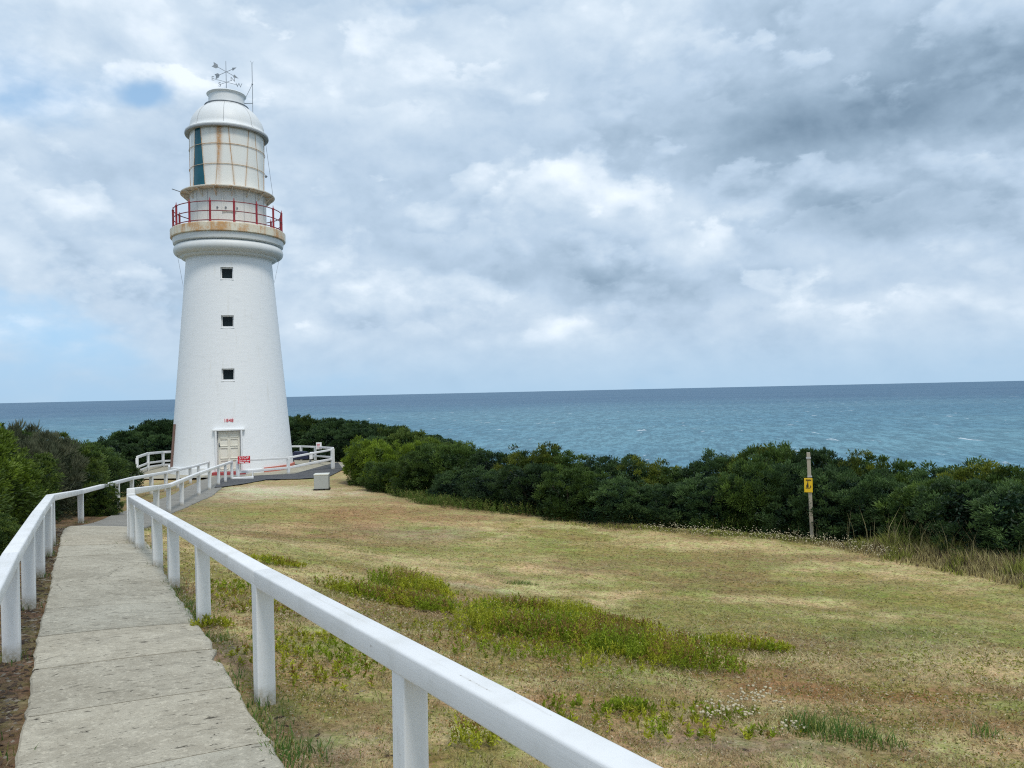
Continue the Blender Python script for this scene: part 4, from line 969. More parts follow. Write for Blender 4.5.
# ------------------------------------------------------------------ shrubs
def leaf_cards(P0, D, L, Wd, tint, r, fold=0.25):
    """four-cornered leaves: P0 base, D direction, L length, Wd width"""
    n = len(P0); rv = r.normal(size=(n, 3)); sd = np.cross(D, rv); sd /= np.linalg.norm(sd, axis=1)[:, None] + 1e-9
    nr = np.cross(sd, D)
    mid = P0 + D * (L * 0.5)[:, None] + nr * (Wd * fold)[:, None]
    V = np.stack([P0, mid + sd * (Wd / 2)[:, None], P0 + D * L[:, None], mid - sd * (Wd / 2)[:, None]], 1).reshape(-1, 3)
    Fq = np.arange(n * 4).reshape(n, 4); return V, Fq, np.repeat(tint, 4, 0)
def bush_mesh(seed, R, Hh, tuft_r, per, L, Wd, c1, c2, lumps=9, up=0.45, inner=900, squash=1.0):
    r = np.random.default_rng(seed)
    # overall outline: a dome broken into several lobes
    lc = []; 
    for k in range(lumps):
        a = r.uniform(0, 2 * pi); q = sqrt(r.uniform(0, 1)) * R * 0.62; zz = Hh * r.uniform(0.28, 0.72) * (1 - 0.35 * (q / R) ** 2)
        lc.append((q * cos(a), q * sin(a), zz, r.uniform(0.36, 0.55) * R))
    lc.append((0, 0, Hh * 0.45, R * 0.62))
    lc = np.array(lc); top = (lc[:, 2] + lc[:, 3] * squash).max(); lc[:, 2] *= 1; kz = Hh / top
    area = (lc[:, 3] ** 2).sum() * 4 * pi; nt = int(area / (tuft_r ** 2 * 3.4))
    pick = r.choice(len(lc), nt, p=lc[:, 3] ** 2 / (lc[:, 3] ** 2).sum()); d = r.normal(size=(nt, 3)); d /= np.linalg.norm(d, axis=1)[:, None]
    T = lc[pick, :3] + d * lc[pick, 3:4] * r.uniform(0.80, 1.16, (nt, 1)) * np.array([1, 1, squash])
    # keep tufts on the outside of the union of lobes
    ins = np.zeros(nt, bool)
    for x, y, z, q in lc: ins |= (np.linalg.norm((T - (x, y, z)) / np.array([1, 1, squash]), axis=1) < q * 0.80)
    T = T[~ins]; d = d[~ins]; T[:, 2] *= kz; ok = T[:, 2] > 0.02; T = T[ok]; d = d[ok]; nt = len(T)
    n = nt * per; ti = np.repeat(np.arange(nt), per)
    od = r.normal(size=(n, 3)); od /= np.linalg.norm(od, axis=1)[:, None]
    base_d = d[ti] * 0.55 + np.array([0, 0, up]); D = base_d + od * 0.75; D /= np.linalg.norm(D, axis=1)[:, None]
    tr = tuft_r * r.uniform(0.7, 1.35, nt)
    P0 = T[ti] + od * (tr[ti] * r.uniform(0.1, 0.85, n))[:, None] * np.array([1, 1, 0.8])
    mixv = np.clip(r.uniform(0, 1, nt)[ti] ** 1.3 * 0.75 + r.uniform(0, 1, n) * 0.35, 0, 1.1)
    tint = np.array(c1) * (1 - mixv[:, None]) + np.array(c2) * mixv[:, None]
    Ls = L * r.uniform(0.7, 1.3, n); Ws = Wd * r.uniform(0.7, 1.3, n)
    V, Fq, C = leaf_cards(P0, D, Ls, Ws, tint, r)
    # broad leaves further in close the view through the plant
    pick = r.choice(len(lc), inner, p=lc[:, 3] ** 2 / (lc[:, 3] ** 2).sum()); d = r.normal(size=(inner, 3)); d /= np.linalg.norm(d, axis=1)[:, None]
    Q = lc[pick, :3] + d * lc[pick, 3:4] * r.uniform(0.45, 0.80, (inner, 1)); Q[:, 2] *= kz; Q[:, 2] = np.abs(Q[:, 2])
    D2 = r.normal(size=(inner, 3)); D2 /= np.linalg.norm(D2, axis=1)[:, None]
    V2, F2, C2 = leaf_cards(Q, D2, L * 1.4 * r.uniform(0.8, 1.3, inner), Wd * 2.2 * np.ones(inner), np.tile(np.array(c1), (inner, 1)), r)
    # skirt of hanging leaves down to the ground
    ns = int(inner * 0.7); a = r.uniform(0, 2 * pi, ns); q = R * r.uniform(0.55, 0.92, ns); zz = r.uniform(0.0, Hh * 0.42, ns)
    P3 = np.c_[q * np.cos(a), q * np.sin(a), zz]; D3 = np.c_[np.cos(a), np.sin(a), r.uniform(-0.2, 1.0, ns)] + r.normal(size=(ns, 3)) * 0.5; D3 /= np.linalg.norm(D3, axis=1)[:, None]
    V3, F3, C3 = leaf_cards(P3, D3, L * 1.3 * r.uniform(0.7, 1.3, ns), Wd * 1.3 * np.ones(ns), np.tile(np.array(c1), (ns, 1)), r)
    VV = np.vstack([V, V2, V3]); FF_ = np.vstack([Fq, F2 + len(V), F3 + len(V) + len(V2)])
    return np_mesh('foliage', VV, FF_, np.vstack([C, C2, C3]))
def stem_mesh(seed, R, Hh, n=7):
    r = np.random.default_rng(seed); b = MB()
    for k in range(n):
        a = r.uniform(0, 2 * pi); p0 = Vector((0.12 * cos(a), 0.12 * sin(a), -0.1)); p1 = Vector((R * 0.3 * cos(a), R * 0.3 * sin(a), Hh * 0.35)); p2 = Vector((R * 0.55 * cos(a + .3), R * 0.55 * sin(a + .3), Hh * 0.68))
        b.tube(p0, p1, 0.05, 0.035, 6).tube(p1, p2, 0.035, 0.012, 6)
    o = b.build('stems', M['stem']); me = o.data; bpy.data.objects.remove(o); return me
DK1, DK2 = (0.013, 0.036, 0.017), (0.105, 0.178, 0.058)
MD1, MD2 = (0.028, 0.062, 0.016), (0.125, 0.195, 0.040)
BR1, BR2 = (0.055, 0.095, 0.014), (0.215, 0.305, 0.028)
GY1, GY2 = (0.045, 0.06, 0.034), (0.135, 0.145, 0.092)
KIND = {}
def kinds(key, seeds, **k):
    KIND[key] = []
    for s_ in seeds:
        fm = bush_mesh(s_, **k); fm.materials.append(M['leaf'])
        KIND[key].append((fm, stem_mesh(s_, k['R'], k['Hh']), k['R'], k['Hh']))
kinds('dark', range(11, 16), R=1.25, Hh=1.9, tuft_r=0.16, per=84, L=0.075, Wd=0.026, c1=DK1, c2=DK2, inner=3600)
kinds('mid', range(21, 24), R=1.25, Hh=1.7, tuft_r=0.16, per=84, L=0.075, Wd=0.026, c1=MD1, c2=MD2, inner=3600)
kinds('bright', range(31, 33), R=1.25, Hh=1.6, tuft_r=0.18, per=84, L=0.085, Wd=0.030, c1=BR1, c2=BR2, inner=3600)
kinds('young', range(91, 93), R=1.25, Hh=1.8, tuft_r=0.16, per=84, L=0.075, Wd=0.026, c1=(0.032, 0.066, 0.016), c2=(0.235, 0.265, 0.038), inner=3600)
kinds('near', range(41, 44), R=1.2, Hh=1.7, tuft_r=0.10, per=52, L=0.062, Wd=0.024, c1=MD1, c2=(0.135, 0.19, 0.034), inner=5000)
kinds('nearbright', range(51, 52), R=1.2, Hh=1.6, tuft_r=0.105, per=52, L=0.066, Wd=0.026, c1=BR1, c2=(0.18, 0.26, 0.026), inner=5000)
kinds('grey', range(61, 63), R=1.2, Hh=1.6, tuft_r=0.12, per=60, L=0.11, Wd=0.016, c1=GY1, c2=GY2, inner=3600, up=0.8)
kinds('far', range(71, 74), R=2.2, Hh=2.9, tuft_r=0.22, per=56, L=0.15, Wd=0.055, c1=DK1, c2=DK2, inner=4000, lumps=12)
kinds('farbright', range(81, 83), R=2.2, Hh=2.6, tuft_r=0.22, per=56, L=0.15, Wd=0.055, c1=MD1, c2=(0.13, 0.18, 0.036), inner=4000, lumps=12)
_br = np.random.default_rng(99); _cnt = {}
def shrub(kind, x, y, htop, R, label, group=None, name='coastal_shrub'):
    i = _cnt.get(kind, 0); _cnt[kind] = i + 1
    fm, sm, r0, h0 = KIND[kind][i % len(KIND[kind])]
    z = float(G(x, y)) - 0.06
    o = empty(name, (x, y, z), _br.uniform(0, 2 * pi)); h = max(htop - z, 0.5)
    o.scale = (R / r0, R / r0 * _br.uniform(0.92, 1.08), h / h0)
    tag(o, label, 'shrub', group)
    link('foliage', fm, None, o)
    s_ = link('stems', sm, None, o)
    if not sm.materials: sm.materials.append(M['stem'])
    return o
ORD = ['', 'second', 'third', 'fourth', 'fifth', 'sixth', 'seventh', 'eighth', 'ninth', 'tenth', 'eleventh', 'twelfth', 'thirteenth', 'fourteenth']
TOPX = np.array([285, 320, 350, 400, 440, 465, 480, 520, 545, 580, 630, 660, 690, 700, 720, 760, 800, 840, 870, 920, 960, 1000, 1040, 1100])
TOPY = np.array([418, 417, 421, 428, 440, 449, 452, 447, 448, 455, 458, 464, 470, 458, 450, 447, 446, 455, 462, 462, 459, 465, 472, 480])
BX = np.array([340, 400, 450, 520, 600, 700, 760, 811, 900, 960, 1024, 1100]); BY = np.array([29.2, 26.7, 24.0, 21.5, 19.3, 18.4, 17.8, 16.9, 15.5, 14.2, 12.9, 11.6])
frow = [423, 462, 498, 535, 574, 615, 660, 706, 748, 790, 838, 885, 935, 990, 1050]
for i, px in enumerate(frow):
    Y = float(np.interp(px, BX, BY)) + 1.25; R = _br.uniform(1.0, 1.3); p = spot(px, Y)
    ht = height_at(px, np.interp(px, TOPX, TOPY) + _br.uniform(12, 26), Y)
    k = i - 9
    lab = 'dark shrub at the lawn edge directly behind the yellow-plated pole' if k == 0 else \
        f'dark lawn-edge shrub, {ORD[abs(k)] if abs(k) > 1 else "first"} {"left" if k < 0 else "right"} of the yellow-plated pole'
    shrub('dark' if i % 4 else 'mid', p[0], p[1], ht, R, lab, 'shrubs of the hedge along the lawn')
brow = [455, 490, 530, 568, 608, 645, 678, 712, 748, 782, 815, 852, 893, 938, 985, 1035]
for i, px in enumerate(brow):
    Y = float(np.interp(px, BX, BY)) + 3.0; R = _br.uniform(1.1, 1.45); p = spot(px, Y)
    ht = height_at(px, np.interp(px, TOPX, TOPY) + _br.uniform(-2, 3), Y); k = i - 10
    lab = 'taller green shrub against the sea just right of the yellow-plated pole top' if k == 0 else \
        f'taller back-row shrub against the sea, {ORD[abs(k)] if abs(k) > 1 else "first"} {"left" if k < 0 else "right"} of the pole top'
    shrub(('mid', 'dark', 'young')[i % 3], p[0], p[1], ht, R, lab, 'taller shrubs at the back of the hedge')
fr_ = [(284, 47, 0), (306, 47.5, 1), (330, 47, 0), (354, 46, 0), (378, 44.5, 0), (402, 43, 1), (424, 41, 0), (444, 38.5, 0), (458, 36, 1)]
for i, (px, Y, bk) in enumerate(fr_):
    p = spot(px, Y); ht = height_at(px, np.interp(px, TOPX, TOPY) + 1, Y)
    lab = 'dark shrub against the sea touching the right side of the lighthouse' if i == 0 else f'skyline shrub right of the lighthouse, {ORD[i + 1]} from the tower in the sloping row'
    shrub('farbright' if bk else 'far', p[0], p[1], ht, 2.0 if i < 6 else 1.6, lab, 'skyline shrubs right of the lighthouse')
for i, (px, Y, ty, R, kd, lab) in enumerate([
        (373, 31.0, 441, 1.1, 'bright', 'bright yellow-green shrub closest to the grey service box'),
        (395, 30.2, 443, 1.1, 'bright', 'bright yellow-green shrub just right of the one nearest the service box'),
        (415, 30.5, 443, 1.2, 'bright', 'yellow-green shrub between the bright pair by the service box and the dark hedge'),
        (388, 28.4, 462, 0.95, 'mid', 'low green shrub in front of the bright shrubs, at the lawn corner'),
        (402, 27.9, 468, 0.75, 'bright', 'small light green bush at the foot of the hedge where the lawn turns'),
        (438, 29.0, 447, 1.3, 'mid', 'rounded mid green shrub where the hedge begins beside the bright shrubs'),
        (374, 37.0, 438, 1.3, 'far', 'dark shrub behind the white corner post, beside the bright shrub'),
        (356, 42.5, 430, 1.6, 'far', 'dark shrub filling the gap behind the enclosure corner post'),
        (318, 45.0, 430, 1.7, 'far', 'dark shrub close behind the small white notice'),
        (296, 46.0, 432, 1.7, 'far', 'dark shrub close behind the navy covered seat'),
        (400, 37.0, 433, 1.7, 'farbright', 'green shrub on the slope above the bright yellow-green shrubs'),
        (430, 34.5, 441, 1.5, 'farbright', 'green shrub on the slope above the start of the dark hedge')]):
    p = spot(px, Y); shrub(kd, p[0], p[1], height_at(px, ty, Y), R, lab)
for i, (px, Y, ty, R, kd, lab) in enumerate([
        (172, 45.5, 421, 1.9, 'far', 'dark shrub touching the left side of the lighthouse'),
        (150, 45, 422, 1.9, 'far', 'dark rounded shrub on the skyline second left of the lighthouse'),
        (130, 43, 432, 1.8, 'far', 'dark shrub on the skyline sloping down left of the lighthouse'),
        (110, 40, 441, 1.7, 'far', 'lowest skyline shrub left of the lighthouse where the sea begins'),
        (90, 36, 448, 1.6, 'far', 'dark shrub far behind the left handrail, below the sea'),
        (160, 42.5, 436, 1.4, 'far', 'dark shrub behind the white fence left of the lighthouse')]):
    p = spot(px, Y); shrub(kd, p[0], p[1], height_at(px, ty, Y), R, lab)
for x, y, ty, R, kd, lab in [
        (-4.6, 5.7, 560, 0.55, 'near', 'low dark shrub pressed against the left handrail near the picture edge'),
        (-5.5, 7.0, 535, 0.6, 'near', 'low shrub under the bright yellow-green one, against the left handrail'),
        (-6.1, 8.3, 520, 0.6, 'near', 'low shrub against the left handrail just before its bend'),
        (-5.9, 5.6, 470, 1.1, 'near', 'green shrub crowding the left handrail closest to the viewer'),
        (-6.75, 7.6, 462, 1.15, 'near', 'green shrub overhanging the left handrail at the picture edge'),
        (-7.6, 9.6, 448, 1.2, 'nearbright', 'bright yellow-green shrub beside the left handrail at the picture edge'),
        (-8.5, 11.6, 437, 1.25, 'nearbright', 'large bright green shrub left of the handrail, behind the one at the picture edge'),
        (-9.4, 10.4, 416, 1.3, 'near', 'tall green shrub rising highest at the far left'),
        (-10.1, 13.2, 422, 1.35, 'near', 'tall green shrub on the left skyline next to the highest one'),
        (-8.95, 13.6, 462, 1.05, 'near', 'low green shrub behind the bend of the left handrail'),
        (-9.8, 15.4, 447, 1.1, 'grey', 'grey twiggy shrub among the green ones left of the path'),
        (-10.9, 16.2, 439, 1.15, 'grey', 'grey-brown bristly shrub on the left skyline'),
        (-10.3, 18.2, 445, 1.3, 'near', 'green shrub right of the grey twiggy ones'),
        (-12.2, 19.0, 441, 1.4, 'mid', 'mid green shrub on the skyline right of the grey twiggy shrubs'),
        (-11.1, 20.6, 450, 1.3, 'mid', 'mid green shrub along the left handrail further on'),
        (-12.0, 23.0, 455, 1.3, 'mid', 'green shrub along the left handrail before the lighthouse'),
        (-13.7, 25.2, 466, 1.0, 'dark', 'dark green shrub nearest the lighthouse along the left handrail'),
        (-13.9, 27.0, 466, 0.9, 'mid', 'small green shrub at the end of the left shrubs, below the white fence')]:
    q = np.array([x, y]); LL = np.array([f[:2] for f in preL + LEFT]); best = None
    for a_, b_ in zip(LL[:-1], LL[1:]):
        t_ = np.clip(np.dot(q - a_, b_ - a_) / np.dot(b_ - a_, b_ - a_), 0, 1); c_ = a_ + (b_ - a_) * t_; n_v = np.array([-(b_ - a_)[1], (b_ - a_)[0]]); n_v = n_v / np.linalg.norm(n_v)
        if best is None or np.linalg.norm(q - c_) < best[0]: best = (np.linalg.norm(q - c_), c_, n_v, np.dot(q - c_, n_v))
    if best[3] < R * 1.12 + 0.12: q = q + best[2] * (R * 1.12 + 0.12 - best[3])
    x, y = q; px_, Y = 512 + FPX * x / y, y
    shrub(kd, x, y, height_at(px_, ty - 7, Y), R, lab)
p = ground_pt(99, 517); shrub('near', p[0] - 0.35, p[1] + 0.55, height_at(99, 484, p[1] + 0.5), 0.50, 'small dark bush under the left handrail where the path bends')

# ------------------------------------------------------------------ grass, ground cover, chips
def blades(name, X, Y, h, wd, lean, tint, mt=None, r=rng, z0=-0.004):
    n = len(X); a = r.uniform(0, 2 * pi, n); b = r.uniform(0, 2 * pi, n); Z = G(X, Y) + (fbm(X, Y, 1.6, 4) - 0.5) * 0.10 * sst(path_dist(X, Y)[0], 0.1, 0.9) + z0
    sx, sy = np.cos(a) * wd / 2, np.sin(a) * wd / 2; lx, ly = np.cos(b) * lean * h, np.sin(b) * lean * h
    V = np.empty((n, 5, 3)); V[:, 0] = np.c_[X - sx, Y - sy, Z]; V[:, 1] = np.c_[X + sx, Y + sy, Z]
    V[:, 2] = np.c_[X + sx * .75 + lx * .3, Y + sy * .75 + ly * .3, Z + h * .55]; V[:, 3] = np.c_[X - sx * .75 + lx * .3, Y - sy * .75 + ly * .3, Z + h * .55]
    V[:, 4] = np.c_[X + lx, Y + ly, Z + h]
    i = np.arange(n)[:, None] * 5
    Fa = np.vstack([i + [0, 1, 2], i + [0, 2, 3], i + [3, 2, 4]])
    return np_mesh(name, V.reshape(-1, 3), Fa, np.repeat(tint, 5, 0))
def scatter_log(n, r0, r1, a0, a1):
    q = np.exp(rng.uniform(np.log(r0), np.log(r1), n)); a = np.radians(rng.uniform(a0, a1, n)); return q * np.sin(a), q * np.cos(a), q
N = 300000
X, Yv, D = scatter_log(N, 1.5, 31, -44, 44)
pdv, side = path_dist(X, Yv); s_ = 0.71 * X + 0.70 * Yv
n_ = fbm(X, Yv, 2.6, 3); n5 = fbm(X + 9, Yv - 4, 7.0, 2)
keep = (pdv > 0.03) & (s_ < 16.8) & (np.hypot(X - T0[0], Yv - T0[1]) > 7.2) & ((side > 0) | (rng.random(N) < 0.10))
bare = np.zeros(N)
for bx, by, rx, ry, bc, a in BL:
    if bc is DIRT or bc is SAND: bare = np.maximum(bare, a * (1 - sst(np.sqrt(((X - bx) / rx) ** 2 + ((Yv - by) / ry) ** 2), 0.4, 1.1)))
nr = 1 - sst(Yv + 0.25 * X, 5.5, 9.0)
keep &= rng.random(N) > np.clip(bare * 0.85 + nr * (0.35 + 0.5 * sst(n_, 0.45, 0.6)), 0, 0.96)
keep &= ~((side > 0) & (pdv < 0.30) & (rng.random(N) < 0.45))
X, Yv, D, n5, n_, nr = X[keep], Yv[keep], D[keep], n5[keep], n_[keep], nr[keep]; n = len(X)
tint = ground_tint(X, Yv) * rng.uniform(0.84, 1.34, (n, 1)); g_ = rng.random(n)
fd = (1 - 0.85 * sst(D, 4, 10))[:, None]; tint = np.where((g_ < 0.22)[:, None], tint * (1 + (np.array((0.62, 0.86, 0.48)) - 1) * fd), tint); tint = np.where((g_ > 0.76)[:, None], tint * 0.5 + np.array((0.29, 0.245, 0.155)), tint)
h = (0.018 + 0.026 * n5 + nr * 0.006 * n_) * rng.uniform(0.6, 1.5, n) * (1 - 0.35 * sst(D, 6, 12)); wd = np.clip(0.0013 * D, 0.0035, 0.022) * rng.uniform(0.7, 1.4, n)
o = link('grass', blades('grass', X, Yv, h, wd, rng.uniform(0.4, 1.5, n) * (1 + 1.3 * sst(D, 4, 10)), tint), M['grass']); tag(o, 'short dry straw and olive grass covering the lawn', 'grass', kind='stuff')

# low green plants in the rough foreground: leafy upright stems
def in_blobs(lst, dens, r):
    out_ = []
    for px, py, rx, ry, hgt, rot in lst:
        g = ground_pt(px, py); k = int(dens * rx * ry * pi); a = r.uniform(0, 2 * pi, k); q = np.sqrt(r.uniform(0, 1, k)); u = q * np.cos(a) * rx; v = q * np.sin(a) * ry
        x = g[0] + u * cos(rot) - v * sin(rot); y = g[1] + u * sin(rot) + v * cos(rot)
        ok = q + 1.0 * (fbm(x, y, 2.4, 3) - 0.5) + r.normal(0, 0.13, k) < 0.86
        out_.append(np.c_[x, y, hgt * 1.25 * (1.12 - 0.6 * q ** 2), np.full(k, 0)][ok])
    return np.vstack(out_)
rg = np.random.default_rng(21)
GC = in_blobs([(408, 588, 0.55, 0.38, 0.17, -0.3), (390, 602, 0.75, 0.28, 0.12, -0.2), (500, 632, 0.62, 0.42, 0.19, -0.3), (560, 640, 0.62, 0.42, 0.19, -0.35), (560, 615, 0.55, 0.25, 0.12, 0), (630, 655, 0.62, 0.36, 0.18, -0.4),
                (690, 668, 0.58, 0.26, 0.17, -0.4), (600, 625, 0.7, 0.2, 0.09, -0.2), (735, 648, 0.55, 0.18, 0.09, -0.3), (475, 745, 0.13, 0.11, 0.12, 0), 
                (213, 628, 0.17, 0.10, 0.07, 0.5), (275, 563, 0.4, 0.2, 0.06, 0), (520, 612, 0.5, 0.25, 0.13, 0), (600, 640, 0.5, 0.3, 0.17, -0.3), (660, 652, 0.4, 0.25, 0.16, -0.3), (628, 712, 0.14, 0.08, 0.07, 0)], 1000, rg)
GC = np.vstack([GC, in_blobs([(540, 650, 1.3, 1.0, 0.075, -0.3), (420, 600, 1.3, 0.8, 0.06, -0.2), (330, 660, 0.7, 0.9, 0.04, 0.4), (650, 720, 0.9, 0.4, 0.045, 0), (250, 600, 0.4, 1.2, 0.04, 0.6)], 170, rg)])
ks = 15; n = len(GC); ii = np.repeat(np.arange(n), ks); t = np.tile(np.linspace(0.1, 1, ks), n) ; gz = G(GC[:, 0], GC[:, 1])
hh = GC[:, 2] * rg.uniform(0.6, 1.2, n); lx, ly = rg.normal(0, 0.2, n), rg.normal(0, 0.2, n)
P0 = np.c_[GC[ii, 0] + lx[ii] * hh[ii] * t, GC[ii, 1] + ly[ii] * hh[ii] * t, gz[ii] + hh[ii] * t * 0.92]
D_ = rg.normal(size=(n * ks, 3)) * 0.6 + np.array([0, 0, 0.75]); D_ /= np.linalg.norm(D_, axis=1)[:, None]
mv = fbm(GC[:, 0], GC[:, 1], 3.0, 3); red = (fbm(GC[:, 0] + 30, GC[:, 1], 2.0, 2) > 0.52) & (rg.random(n) < 0.6)
ct = np.where((mv > 0.5)[:, None], (0.24, 0.31, 0.022), (0.36, 0.375, 0.030)) * rg.uniform(0.7, 1.3, (n, 1))
tint = ct[ii] * rg.uniform(0.75, 1.3, (n * ks, 1)); tint = np.where((red[ii] & (t > 0.72))[:, None], np.array((0.27, 0.17, 0.05)) * rg.uniform(0.7, 1.3, (n * ks, 1)), tint)
V, Fq, C = leaf_cards(P0, D_, 0.028 * rg.uniform(0.6, 1.4, n * ks), 0.011 * np.ones(n * ks), tint, rg)
tag(link('ground_cover', np_mesh('ground_cover', V, Fq, C), M['grass']), 'bright green low leafy plants in patches on the rough lawn', 'ground cover', kind='stuff')

# small-leaved turf plants and dead leaf that make up the rough ground nearby
k = 190000; Xl, Yl, Dl = scatter_log(k, 1.9, 12.5, -36, 40); pl, sl_ = path_dist(Xl, Yl)
ca = fbm(Xl, Yl, 2.1, 4); cb = fbm(Xl + 11, Yl - 3, 5.5, 3); cc = fbm(Xl - 5, Yl + 21, 1.0, 3); nrl = 1 - sst(Yl + 0.25 * Xl, 6.5, 10.5)
bl_ = np.zeros(k)
for bx, by, rx, ry, bc, a in BL:
    if bc is DIRT or bc is SAND: bl_ = np.maximum(bl_, a * (1 - sst(np.sqrt(((Xl - bx) / rx) ** 2 + ((Yl - by) / ry) ** 2), 0.4, 1.1)))
ok = (sl_ > 0) & (pl > 0.01) & (rng.random(k) < nrl * (0.25 + 0.75 * sst(cb, 0.40, 0.56)) * (1 - 0.8 * bl_))
Xl, Yl, Dl, ca, cb, cc = Xl[ok], Yl[ok], Dl[ok], ca[ok], cb[ok], cc[ok]; k = len(Xl)
g1 = sst(ca, 0.44, 0.58) * 0.85; u_ = rng.random(k)
tn = np.where((u_ < g1)[:, None], np.array((0.245, 0.25, 0.042)), np.array((0.37, 0.27, 0.135)))
tn = np.where(((u_ > 0.86) & (cc > 0.48))[:, None], np.array((0.36, 0.18, 0.065)), tn); tn = np.where((rng.random(k) < 0.20)[:, None], np.array((0.56, 0.48, 0.32)), tn); tn = np.where(((rng.random(k) < 0.08) & (Dl < 6))[:, None], np.array((0.12, 0.16, 0.03)), tn)
tn = tn * rng.uniform(0.6, 1.35, (k, 1))
Zl = G(Xl, Yl) + (fbm(Xl, Yl, 1.6, 4) - 0.5) * 0.10 * sst(path_dist(Xl, Yl)[0], 0.1, 0.9) + rng.uniform(-0.004, 0.035, k) * (0.4 + cb)
Dv = rng.normal(size=(k, 3)) * np.array((1, 1, 0.55)) + np.array((0, 0, 0.35)); Dv /= np.linalg.norm(Dv, axis=1)[:, None]
V, Fq, C = leaf_cards(np.c_[Xl, Yl, Zl], Dv, np.clip(0.0036 * Dl, 0.012, 0.03) * rng.uniform(0.6, 1.5, k), np.clip(0.0016 * Dl, 0.006, 0.014) * rng.uniform(0.6, 1.4, k), tn, rng)
tag(link('ground_cover', np_mesh('ground_cover', V, Fq, C), M['grass']), 'low yellow-green and brown turf plants covering the rough lawn nearby', 'ground cover', kind='stuff')
fl_ = np.array([ground_pt(px, py)[:2] for px, py in [(392, 494), (420, 503), (450, 508), (520, 515), (600, 521), (680, 527), (760, 532), (811, 536)]])
k = 2600; tt = rg.random(k) * (len(fl_) - 1); i0 = np.minimum(tt.astype(int), len(fl_) - 2); f = (tt - i0)[:, None]; Q = fl_[i0] * (1 - f) + fl_[i0 + 1] * f + np.array([0.71, 0.70]) * rg.uniform(-0.25, 0.75, k)[:, None]
hq = (0.10 + 0.34 * fbm(Q[:, 0], Q[:, 1], 1.5, 3)) * rg.uniform(0.6, 1.2, k); ks = 12; ii = np.repeat(np.arange(k), ks); t = np.tile(np.linspace(0.1, 1, ks), k); lx, ly = rg.normal(0, 0.3, k), rg.normal(0, 0.3, k)
P0 = np.c_[Q[ii, 0] + lx[ii] * hq[ii] * t, Q[ii, 1] + ly[ii] * hq[ii] * t, G(Q[:, 0], Q[:, 1])[ii] + hq[ii] * t]; D_ = rg.normal(size=(k * ks, 3)) * 0.7 + np.array([0, 0, 0.6]); D_ /= np.linalg.norm(D_, axis=1)[:, None]
cq = np.where((rg.random(k) < 0.75)[:, None], (0.105, 0.165, 0.028), (0.20, 0.20, 0.06)) * rg.uniform(0.7, 1.3, (k, 1))
V, Fq, C = leaf_cards(P0, D_, 0.055 * rg.uniform(0.6, 1.4, k * ks), 0.018 * np.ones(k * ks), cq[ii] * rg.uniform(0.75, 1.3, (k * ks, 1)), rg)
tag(link('ground_cover', np_mesh('ground_cover', V, Fq, C), M['grass']), 'low dark green plants in a strip at the foot of the hedge', 'ground cover', kind='stuff')

# green grass tussocks, path-side weeds
TG = in_blobs([(830, 738, 0.26, 0.13, 0.11, -0.1), (870, 745, 0.26, 0.10, 0.08, -0.1), (800, 730, 0.12, 0.08, 0.10, 0), (985, 735, 0.12, 0.08, 0.07, 0), (520, 585, 0.3, 0.1, 0.05, 0)], 2600, rg)
for (a, b, k) in (((150, 572), (128, 538), 400), ((262, 746), (216, 653), 700), ((216, 653), (179, 603), 900), ((295, 765), (262, 746), 400), ((179, 603), (150, 572), 700)):
    pa, pb = ground_pt(*a), ground_pt(*b); t = rg.random(k); q = np.c_[pa[0] + (pb[0] - pa[0]) * t + rg.normal(0, 0.09, k), pa[1] + (pb[1] - pa[1]) * t + rg.normal(0, 0.09, k), np.full(k, 0.06), np.zeros(k)]
    q = q[(path_dist(q[:, 0], q[:, 1])[0] > -0.035) & (fbm(q[:, 0], q[:, 1], 3, 2) > 0.46)]; TG = np.vstack([TG, q])
for f_ in list(RIGHT) + list(preL[-1:]) + list(LEFT[:6]) + [pre[-1]]:
    q = np.c_[f_[0] + rg.normal(0, 0.075, 45), f_[1] + rg.normal(0, 0.075, 45), rg.uniform(0.03, 0.085, 45), np.zeros(45)]; TG = np.vstack([TG, q])
tg_t = np.where((rg.random(len(TG)) < 0.7)[:, None], (0.10, 0.20, 0.04), (0.23, 0.25, 0.06)) * rg.uniform(0.6, 1.4, (len(TG), 1))
tag(link('grass', blades('grass', TG[:, 0], TG[:, 1], TG[:, 2] * rg.uniform(0.5, 1.25, len(TG)), 0.006 * np.ones(len(TG)), rg.uniform(0.1, 0.8, len(TG)), tg_t, r=rg), M['grass']), 'fresh green grass tufts in the foreground and beside the path', 'grass', kind='stuff')

# tall pale grass at the foot of the hedge
bl = np.array([ground_pt(px, py)[:2] for px, py in [(560, 524), (640, 529), (700, 533), (760, 537), (811, 541), (860, 549), (900, 555), (950, 563), (1000, 573), (1060, 588)]])
k = 19000; tt = rg.random(k) ** 0.7 * (len(bl) - 1); i0 = np.minimum(tt.astype(int), len(bl) - 2); f = (tt - i0)[:, None]
Q = bl[i0] * (1 - f) + bl[i0 + 1] * f; nrm = np.array([0.71, 0.70]); wdt = 0.25 + 0.55 * sst(tt, 4, 7); of_ = rg.random(k); Q = Q + nrm * ((of_ - 0.55) * wdt * 1.9)[:, None] + rg.normal(0, 0.10, (k, 2))
cl_n = fbm(Q[:, 0], Q[:, 1], 1.7, 3); hh = (0.07 + 0.26 * sst(tt, 4.2, 6.2)) * rg.uniform(0.5, 1.4, k) * (0.25 + 1.25 * cl_n) * (0.30 + 0.70 * sst(of_, 0.05, 0.55))
